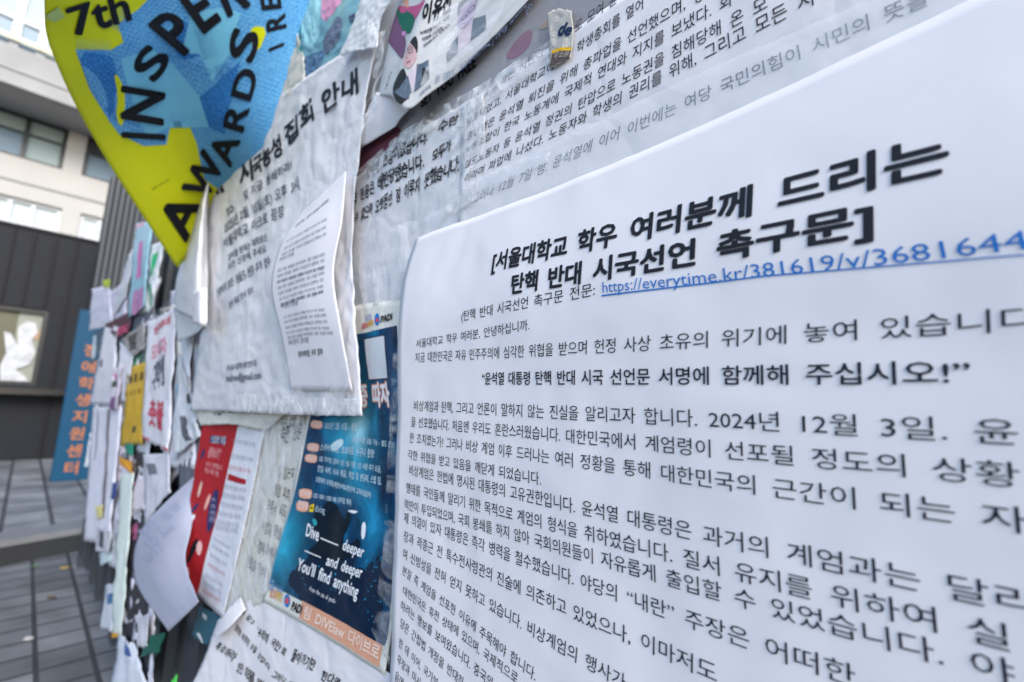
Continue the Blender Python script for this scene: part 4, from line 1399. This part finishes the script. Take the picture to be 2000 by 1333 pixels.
# ---- small round-cornered sticker
stk = Sheet('torn_sticker', 'torn cream sticker with navy letters and a yellow edged brown label, at the top', 'sticker',
            [[(1069, 26, .008), (1092, 18, .008), (1116, 22, .008)], [(1072, 66, .008), (1094, 62, .008), (1120, 66, .008)], [(1074, 134, .008), (1094, 124, .008), (1115, 116, .008)]],
            coated('sticker_cream', (186, 182, 174), bump=0.6, bscale=40, coat=0.6), res=(16, 20), wr=0.001, wscale=0.02, torn='TLB', tamp=0.003)
stk.text('de', (1088, 72), (1113, 70), ink((34, 52, 84)), 'lettering', bold=0.04, aspect=1.1)
stk.poly([(1078, 100), (1117, 93), (1117, 99), (1079, 106)], ink((222, 176, 40)), 'label')
stk.poly([(1079, 106), (1116, 99), (1113, 116), (1074, 132)], ink((96, 84, 78)), 'label')
stk.text('무소음', (1081, 118), (1110, 112), ink((200, 190, 176)), 'label', lift=.0009)

# ---- the blurred papers farther along the fence
GRP = 'papers pasted along the fence'


def far(name, label, cat, pts, rgb, off=.012, wr=.007, mat=None, extra=(), torn='LB', mid=None, res=(12, 20)):
    """pts: top-left, top-right, bottom-right, bottom-left in the photograph; mid: bulge of the middle row"""
    tl, tr, br, bl = pts
    rows = [[tl + (off,), tr + (off,)], [((tl[0] + bl[0]) / 2, (tl[1] + bl[1]) / 2, off + (mid or 0)), ((tr[0] + br[0]) / 2, (tr[1] + br[1]) / 2, off + (mid or 0) * .5)], [bl + (off,), br + (off,)]]
    sh = Sheet(name, label, cat, rows, mat or coated('print_%d_%d_%d' % rgb, rgb, bump=0.25, bscale=10, var=0.08, coat=0.15), res=res, wr=wr, wscale=0.14, fold=0.6, torn=torn, tamp=0.014, group=GRP)
    for pp, c_, part in extra:
        sh.poly(pp, ink(c_), part, lift=.0012)
    return sh


far('faded_sheet', 'pale sheet mostly covered by the other papers at the far end', 'sheet', ((206, 600), (262, 520), (250, 930), (186, 900)), (196, 198, 210), off=.006, res=(8, 20))
far('faded_sheet', 'pale sheet half hidden behind the mustard poster', 'sheet', ((250, 560), (304, 520), (292, 930), (238, 960)), (190, 194, 204), off=.005, res=(8, 20))
far('faded_sheet', 'grey sheet half hidden between red lettered banner and thin notice', 'sheet', ((326, 610), (404, 556), (392, 880), (322, 960)), (186, 190, 200), off=.004, wr=.008, res=(12, 24))
far('faded_sheet', 'pale sheet half hidden behind the pale greenish strip', 'sheet', ((186, 900), (250, 900), (240, 1120), (196, 1090)), (200, 202, 212), off=.008, torn='B', res=(8, 20))
far('lavender_sheet', 'pale lavender sheet filling the gap under the lime green scrap', 'sheet', ((214, 572), (252, 548), (244, 660), (206, 690)), (200, 198, 216), off=.012)
far('dark_photo_page', 'dark page with a teal picture behind the maroon poster', 'poster', ((216, 640), (300, 600), (290, 720), (224, 740)), (86, 92, 104), off=.010, extra=(([(236, 650), (270, 640), (262, 700), (232, 704)], (60, 110, 120), 'picture'),))
far('hanging_paper', 'white paper bulging out at the far top end of the papers', 'paper', ((180, 566), (214, 556), (224, 636), (174, 646)), (210, 210, 226), off=.02, mid=.01)
far('green_scrap', 'small lime green scrap on top of the farthest white papers', 'paper', ((202, 548), (216, 546), (216, 560), (203, 562)), (190, 206, 70), off=.03)
far('leaning_paper', 'tall white paper leaning up to the dark pillar', 'paper', ((252, 500), (268, 478), (246, 582), (216, 628)), (206, 208, 216), off=.022, mid=.01)
far('teal_pink_poster', 'pale teal poster with a pink stripe under the tip of the yellow poster', 'poster', ((266, 438), (300, 430), (282, 600), (250, 624)), (150, 190, 206), off=.03, mid=.012,
    extra=(([(272, 474), (282, 472), (276, 540), (266, 546)], (198, 120, 176), 'stripe'), ([(262, 570), (282, 560), (276, 620), (258, 630)], (176, 128, 168), 'stripe'),
           ([(268, 440), (284, 434), (284, 440), (268, 448)], (222, 170, 190), 'stripe')))
far('dark_green_strip', 'narrow dark green strip behind the leaning white paper', 'paper', ((264, 494), (272, 486), (264, 560), (254, 572)), (40, 76, 72), off=.016)
far('maroon_poster', 'black and maroon poster above the far white sheets', 'poster', ((206, 634), (258, 606), (254, 648), (228, 664)), (84, 52, 68), off=.026,
    extra=(([(232, 640), (252, 632), (250, 648), (232, 656)], (168, 70, 104), 'picture'),))
far('green_white_sheet', 'white sheet with bright green border, right of the teal and pink poster', 'sheet', ((296, 480), (322, 470), (300, 600), (288, 612)), (214, 220, 222), off=.02, mid=.015,
    extra=(([(300, 498), (310, 490), (298, 540), (294, 540)], (20, 168, 110), 'border'), ([(293, 556), (297, 552), (296, 600), (293, 602)], (30, 150, 108), 'border')))
far('curled_scrap', 'white curled scrap hooked in front of the dark fence bars', 'paper', ((298, 554), (318, 543), (308, 552), (300, 592)), (224, 226, 232), off=.05, mid=.02)
far('teal_scrap', 'dark teal paper with white lettering at the far end', 'poster', ((184, 650), (206, 640), (202, 690), (178, 712)), (44, 84, 108), off=.018,
    extra=(([(182, 658), (190, 655), (186, 700), (180, 702)], (190, 206, 216), 'print'),))
far('long_white_sheet', 'long white sheet just above the farthest white banner', 'sheet', ((206, 640), (232, 636), (220, 792), (176, 790)), (214, 214, 224), off=.026, mid=.012,
    extra=(([(196, 704), (202, 702), (202, 716), (196, 718)], (120, 116, 124), 'print'),))
far('grey_photo_page', 'mottled grey photo page over the mustard poster', 'poster', ((238, 664), (286, 630), (282, 684), (262, 696)), (150, 146, 148), off=.028, wr=.008,
    extra=(([(252, 660), (270, 648), (268, 680), (256, 686)], (84, 80, 82), 'picture'),))
far('white_leaflet', 'white leaflet left of the mustard poster', 'leaflet', ((236, 668), (264, 690), (246, 786), (226, 780)), (216, 216, 226), off=.018, mid=.01)
far('magenta_flyer', 'white flyer with magenta and black squares in the far end cluster', 'flyer', ((220, 720), (242, 714), (230, 800), (216, 802)), (206, 196, 212), off=.03,
    extra=(([(222, 732), (234, 728), (232, 740), (222, 742)], (176, 56, 128), 'picture'), ([(222, 744), (230, 742), (228, 756), (220, 757)], (70, 78, 64), 'picture'), ([(216, 780), (228, 774), (224, 800), (215, 802)], (120, 84, 128), 'picture')))
far('green_flyer', 'bright green flyer above the mustard poster', 'flyer', ((262, 702), (290, 684), (288, 714), (260, 718)), (34, 160, 112), off=.012)
far('mustard_poster', 'mustard yellow poster with dark characters', 'poster', ((253, 719), (289, 707), (279, 866), (236, 870)), (206, 166, 54), off=.018, mid=.008,
    extra=tuple(([(254 + 11 * k, 734 - 3 * k), (260 + 11 * k, 732 - 3 * k), (258 + 11 * k, 748 - 3 * k), (252 + 11 * k, 750 - 3 * k)], (90, 74, 44), 'print') for k in range(3))
    + tuple(([(248 + 8 * k, 766 - 2 * k), (252 + 8 * k, 765 - 2 * k), (251 + 8 * k, 774 - 2 * k), (247 + 8 * k, 775 - 2 * k)], (150, 118, 50), 'print') for k in range(4))
    + (([(262, 834), (268, 832), (267, 844), (261, 846)], (70, 64, 60), 'print'),))
rp_ = far('red_lettered_banner', 'white banner with red and black lettering in the blurred middle', 'poster', ((290, 634), (346, 596), (332, 884), (278, 858)), (222, 220, 228), off=.022, mid=.01, res=(16, 30))
for s_, a, b, u_, c_ in (('시국선언', (300, 628), (334, 606), (300, 612), (96, 100, 112)), ('민주주의', (302, 656), (334, 634), (302, 640), (200, 84, 104)), ('모이자', (298, 706), (328, 690), (298, 676), (214, 140, 160)),
                         ('대학생', (300, 764), (322, 752), (302, 710), (88, 92, 112)), ('촛불', (292, 830), (322, 842), (294, 780), (196, 74, 92))):
    rp_.text(s_, a, b, ink(c_), up=u_, bold=0.04, lift=.0012)
rp_.poly([(278, 850), (292, 856), (292, 860), (278, 855)], ink((196, 70, 90)), 'print', lift=.0012)
rp_.poly([(322, 872), (335, 878), (334, 882), (322, 877)], ink((196, 70, 90)), 'print', lift=.0012)
far('blue_edged_sheet', 'white sheet with a cyan edge beside the thin notice', 'sheet', ((346, 660), (380, 650), (368, 800), (334, 880)), (214, 218, 226), off=.014,
    extra=(([(350, 740), (354, 738), (348, 798), (343, 800)], (80, 170, 206), 'border'),))
far('torn_layers', 'torn white paper layers with black marks left of the red leaflet', 'paper', ((350, 690), (384, 790), (392, 850), (340, 900)), (200, 204, 212), off=.024, wr=.010, torn='LB', res=(20, 24),
    extra=(([(362, 772), (372, 770), (374, 788), (366, 790)], (70, 72, 80), 'print'), ([(356, 812), (366, 816), (376, 860), (366, 862)], (88, 90, 98), 'print')))
far('dark_torn_page', 'dark grey torn page curling left of the red leaflet', 'paper', ((352, 812), (394, 842), (380, 930), (352, 990)), (96, 100, 112), off=.012, wr=.008, torn='L')
far('white_banner', 'long plain white banner at the far lower end', 'poster', ((182, 796), (240, 794), (216, 1064), (164, 1056)), (218, 218, 230), off=.016, mid=.01, res=(14, 28),
    extra=(([(212, 800), (218, 800), (206, 1000), (200, 1000)], (120, 112, 120), 'print'), ([(192, 800), (194, 800), (188, 900), (186, 900)], (90, 96, 110), 'print')))
far('navy_tag', 'narrow navy tag pasted on the far white banner', 'sticker', ((222, 944), (232, 940), (227, 974), (217, 976)), (48, 70, 132), off=.030)
far('orange_scrap', 'orange scrap under the mustard poster', 'paper', ((234, 890), (260, 904), (258, 924), (234, 906)), (226, 156, 44), off=.030)
far('teal_corner', 'teal green corner showing between mustard poster and orange scrap', 'paper', ((246, 862), (262, 868), (262, 890), (244, 886)), (40, 140, 118), off=.020)
far('yellow_scrap', 'pale yellow scrap on the far white banner', 'paper', ((188, 990), (202, 986), (200, 1012), (190, 1014)), (214, 204, 140), off=.030)
far('lower_white_sheet', 'white sheet with dark blotches at the lower far end', 'sheet', ((190, 1030), (222, 1040), (214, 1080), (186, 1076)), (196, 196, 206), off=.024, torn='B',
    extra=(([(194, 1036), (204, 1040), (202, 1072), (194, 1068)], (84, 84, 96), 'print'),))
far('pale_green_strip', 'long pale greenish paper strip hanging to the ground', 'paper', ((238, 926), (264, 922), (238, 1244), (219, 1246)), (212, 222, 216), off=.020, mid=.014, res=(10, 30),
    extra=(([(219, 1236), (234, 1236), (232, 1252), (219, 1252)], (222, 160, 40), 'stain'),))
bk = far('black_pink_poster', 'long black poster with white and pink characters', 'poster', ((262, 878), (290, 888), (292, 1210), (236, 1180)), (52, 50, 58), off=.012, res=(14, 30))
for ch, a, b, u_, c_ in (('대', (262, 984), (282, 984), (262, 958), (206, 204, 214)), ('학', (260, 1018), (280, 1020), (260, 996), (206, 204, 214)), ('생', (258, 1056), (272, 1052), (258, 1026), (196, 110, 146)), ('회', (258, 946), (268, 950), (258, 940), (196, 120, 150))):
    bk.text(ch, a, b, ink(c_), up=u_, bold=0.04, lift=.0014)
far('grey_text_sheet', 'light grey sheet with black print at its top beside the black poster', 'sheet', ((282, 888), (332, 886), (334, 960), (288, 1022)), (202, 204, 214), off=.022, mid=.008,
    extra=(([(288, 906), (304, 906), (308, 926), (292, 928)], (110, 112, 122), 'print'),))
far('ripped_black_page', 'ripped black page showing at the foot of the fence', 'paper', ((246, 1060), (296, 1190), (292, 1350), (250, 1290)), (46, 46, 54), off=.010, torn='LR')
far('white_print_scrap', 'white scrap of small print pinned low on the black page', 'paper', ((276, 1206), (294, 1198), (288, 1264), (270, 1262)), (200, 200, 210), off=.026)
far('crumpled_sheet', 'crumpled white sheet with a blue picture at the foot of the fence', 'sheet', ((232, 1242), (262, 1256), (288, 1345), (220, 1345)), (212, 216, 226), off=.024, wr=.008, torn='LT',
    extra=(([(242, 1254), (258, 1264), (262, 1282), (244, 1276)], (70, 96, 150), 'picture'),))
far('dark_green_flyer', 'dark green flyer under the flopping lavender sheet', 'flyer', ((298, 1240), (322, 1236), (312, 1272), (276, 1284)), (24, 92, 78), off=.020)
far('hanging_ribbon', 'thin white ribbon of paper hanging right of the black page', 'paper', ((296, 1268), (302, 1266), (300, 1345), (290, 1345)), (206, 208, 220), off=.016)
far('blue_teal_sheet', 'dark teal sheet with white scratches under the red leaflet', 'poster', ((388, 1182), (432, 1205), (404, 1262), (376, 1240)), (44, 92, 112), off=.006, wr=.003,
    extra=(([(398, 1196), (406, 1204), (404, 1212), (397, 1204)], (180, 196, 206), 'print'), ([(386, 1236), (392, 1236), (390, 1280), (384, 1280)], (200, 206, 212), 'print')))
far('lime_scrap', 'bright lime scrap at the lower edge below the fence bars', 'paper', ((336, 1330), (348, 1316), (346, 1346), (334, 1346)), (90, 220, 90), off=.02)
rz = random.Random(21)
for k in range(30):
    py = rz.uniform(560, 1180)
    x0 = 182 + (max(0, py - 900) * .10)
    px = rz.uniform(x0, min(360, 345 if py < 880 else 285))
    dw = 13 + (px - 170) * .22
    dh = rz.uniform(40, 110)
    sk = rz.uniform(-8, 8)
    q = ((px, py), (px + dw, py - rz.uniform(0, 8)), (px + dw + sk, py + dh), (px + sk - 4, py + dh + rz.uniform(-6, 10)))
    c_ = rz.choice([(212, 212, 224), (222, 222, 230), (200, 204, 214), (216, 214, 226), (224, 224, 214), (214, 218, 226), (206, 222, 226), (224, 214, 222)])
    ex = ()
    if k % 3 == 0:
        ex = (([(px + dw * .2, py + dh * .2), (px + dw * .7, py + dh * .18), (px + dw * .7, py + dh * .4), (px + dw * .2, py + dh * .42)], rz.choice([(90, 92, 104), (150, 80, 110), (70, 110, 150), (60, 60, 70)]), 'print'),)
    far('torn_scrap', 'small torn pale scrap among the blurred papers at the far left', 'paper', q, c_, off=rz.uniform(.007, .013), wr=.008, torn='LRTB', res=(8, 12), extra=ex).group = 'torn pale scraps among the far papers'
Fl = Sheet('flopping_sheet', 'pale lavender sheet flopped over left of the red leaflet, print showing through', 'sheet',
           [[(380, 930, .020), (382, 950, .020), (384, 970, .020)], [(318, 986, .064), (346, 1010, .056), (372, 1040, .036)], [(279, 1031, .085), (316, 1066, .074), (362, 1086, .046)],
            [(261, 1088, .085), (306, 1118, .078), (368, 1124, .050)], [(270, 1148, .080), (320, 1160, .074), (378, 1150, .054)], [(329, 1234, .070), (358, 1206, .066), (388, 1176, .058)]],
           surface('lavender_paper', (0.42, 0.44, 0.55, 1), rough=0.6, var=0.02, bump=0.05, transl=0.15), res=(30, 50), wr=0.0008, wscale=0.1)
for s_, a, b, u_ in (('활동 안내', (290, 1054), (358, 988), (276, 1044)), ('모집', (296, 1076), (350, 1030), (284, 1064)), ('신입', (290, 1102), (326, 1070), (280, 1092))):
    Fl.text(s_, b, a, ink((156, 160, 186)), up=(u_[0] + b[0] - a[0], u_[1] + b[1] - a[1]), bold=0.02, part='show_through_print')

# ---- clear tape and film
FILM = clear_film('clear_tape_film', low=0.10, high=0.34, scale=16, haze_sheen=0.75, bump=0.4)
FILM_HAZY = clear_film('hazy_wide_tape', low=0.10, high=0.20, scale=10, haze_sheen=0.95, bump=0.2, tint=(0.92, 0.95, 0.97))
FILM_GLOSS = clear_film('crinkled_gloss_film', low=0.0, high=0.62, scale=24, haze_sheen=0.78, bump=0.7, tint=(1, 1, 1))
FILM_DARK = clear_film('streaky_cover_film', low=0.0, high=0.50, scale=9, haze_sheen=0.35, bump=0.9, stretch=(1.0, 1.0, 3.0))
TG = 'strips of clear tape holding the papers'


def tape(label, rows, mat=FILM, res=(24, 10), wr=.0012, wscale=.04, torn='', name='clear_tape', cat='tape', fold=.8):
    return Sheet(name, label, cat, rows, mat, res=res, wr=wr, wscale=wscale, torn=torn, tamp=.003, group=TG, thick=.0001, fold=fold)


tape('wide hazy tape laid along the faded last line of the serif poster',
     [[(885, 374, .0075), (1000, 320, .0075), (1100, 271, .0075), (1352, 150, .0075), (1550, 64, .0075), (1900, -90, .0075)],
      [(900, 436, .0075), (1000, 402, .0075), (1100, 360, .0075), (1415, 232, .0075), (1640, 124, .0075), (2000, -50, .0075)]], FILM_HAZY, res=(60, 10), wr=.0006, torn='L')
tape('creased glossy tape along the top edge of the upper handwriting', [[(700, 332, .007), (800, 250, .007), (930, 170, .007), (1085, 75, .007)], [(720, 348, .007), (810, 274, .007), (935, 206, .007), (1085, 118, .007)]], FILM_GLOSS, res=(50, 10), wr=.002, torn='B')
tape('vertical crumpled tape where handwriting and serif print meet', [[(880, 214, .0078), (945, 182, .0078)], [(884, 300, .0078), (948, 270, .0078)], [(872, 420, .0078), (930, 400, .0078)]], FILM_GLOSS, res=(14, 30), wr=.0016)
tape('grey smudged tape under the words at the left end of the serif poster', [[(900, 372, .0082), (975, 330, .0082), (1075, 298, .0082)], [(885, 420, .0082), (960, 372, .0082), (1070, 318, .0082)]], FILM, res=(20, 8))
tape('glossy creased tape down the right edge of the thin notice', [[(734, 66, .030), (752, 60, .030)], [(730, 130, .030), (748, 130, .030)], [(716, 232, .028), (738, 205, .028)]], FILM_GLOSS, res=(10, 30), wr=.002)
tape('bunched clear wrap at the top between teal poster and portraits', [[(712, -30, .042), (752, -40, .036), (800, -40, .034)], [(694, 40, .042), (724, 34, .040), (750, 30, .034)], [(664, 112, .042), (702, 100, .040), (738, 96, .034)]], CRINKLE, res=(40, 40), wr=.0035, wscale=.05, torn='LB', name='crinkled_wrap', cat='wrap', fold=1.2)
tape('loose tape along the lower left edge of the campaign poster', [[(690, 232, .034), (722, 220, .034)], [(684, 300, .030), (704, 296, .030)], [(688, 340, .026), (700, 350, .026)]], FILM_GLOSS, res=(10, 24), wr=.003)
tape('diagonal tape over the lower left corner of the small typed sheet', [[(555, 712, .058), (572, 706, .060)], [(574, 770, .052), (592, 762, .052)], [(590, 796, .048), (604, 790, .048)]], FILM, res=(8, 12))
tape('diagonal tape over the lower right corner of the small typed sheet', [[(664, 712, .062), (690, 704, .060)], [(644, 764, .056), (676, 764, .056)], [(640, 790, .050), (664, 794, .050)]], FILM, res=(8, 12))
tape('short tape at the top corner of the small typed sheet', [[(598, 398, .056), (610, 374, .056)], [(604, 404, .056), (634, 378, .056)]], FILM, res=(8, 6))
tape('square of tape above the small typed sheet on the thin notice', [[(652, 312, .040), (668, 300, .040)], [(656, 340, .040), (676, 326, .040)]], FILM, res=(6, 6))
tape('wrinkled clear cover over the whole diving poster', [[(640, 640, .0105), (716, 640, .0105), (784, 620, .0105)], [(600, 812, .0105), (692, 824, .0105), (792, 840, .0105)],
      [(560, 990, .0105), (674, 1030, .0105), (786, 1080, .0105)], [(524, 1150, .0105), (640, 1215, .0105), (768, 1285, .0105)]], clear_film('poster_cover_film', low=0.0, high=0.03, scale=7, haze_sheen=0.3, bump=0.9), res=(30, 50), wr=.0012, name='clear_cover', cat='cover')
tape('dark glossy cover edge between diving poster and large statement', [[(768, 690, .0125), (790, 690, .0125)], [(758, 900, .0125), (788, 900, .0125)], [(748, 1080, .0125), (780, 1100, .0125)], [(726, 1230, .0125), (760, 1300, .0125)]], FILM_DARK, res=(10, 60), wr=.0016, wscale=.03, name='clear_cover', cat='cover')

tape('loose creased film over the white lower part of the upper handwriting', [[(700, 455, .006), (790, 440, .009), (880, 400, .007)], [(706, 540, .006), (790, 520, .009), (830, 500, .007)], [(712, 600, .006), (770, 590, .008), (800, 570, .007)]],
     clear_film('creased_loose_film', low=0.0, high=0.5, scale=11, haze_sheen=0.8, bump=0.9, stretch=(1, 1, .5)), res=(24, 24), wr=.004, wscale=.05, fold=1.2, name='clear_cover', cat='cover')
tape('wrinkled film over the handwritten name list', [[(515, 826, .015), (604, 816, .011)], [(482, 1010, .015), (572, 985, .011)], [(440, 1190, .015), (520, 1160, .011)]],
     clear_film('wrinkled_list_film', low=0.0, high=0.42, scale=15, haze_sheen=0.8, bump=0.9, stretch=(1, 1, .6)), res=(14, 40), wr=.002, wscale=.04, fold=1.2, name='clear_cover', cat='cover')
tape('crinkled film strip along the bottom edge of the thin notice', [[(470, 770, .046), (590, 776, .044), (706, 780, .042)], [(480, 806, .044), (600, 811, .042), (710, 812, .041)]], FILM_GLOSS, res=(40, 8), wr=.002, wscale=.04, name='clear_tape')
tape('hazy streaked film over the portraits of the campaign poster', [[(845, 40, .040), (905, -20, .026), (1000, -60, .022)], [(838, 110, .040), (900, 70, .026), (985, 12, .022)], [(820, 170, .040), (872, 140, .026), (955, 70, .022)]],
     clear_film('streaked_haze_film', low=0.05, high=0.55, scale=9, haze_sheen=0.9, bump=0.3, tint=(.95, .95, .97), stretch=(1, 1, 2.5)), res=(20, 20), wr=.0005, name='clear_cover', cat='cover')

for s_ in ALL:
    s_.build()
bpy.data.objects.remove(_fobj)
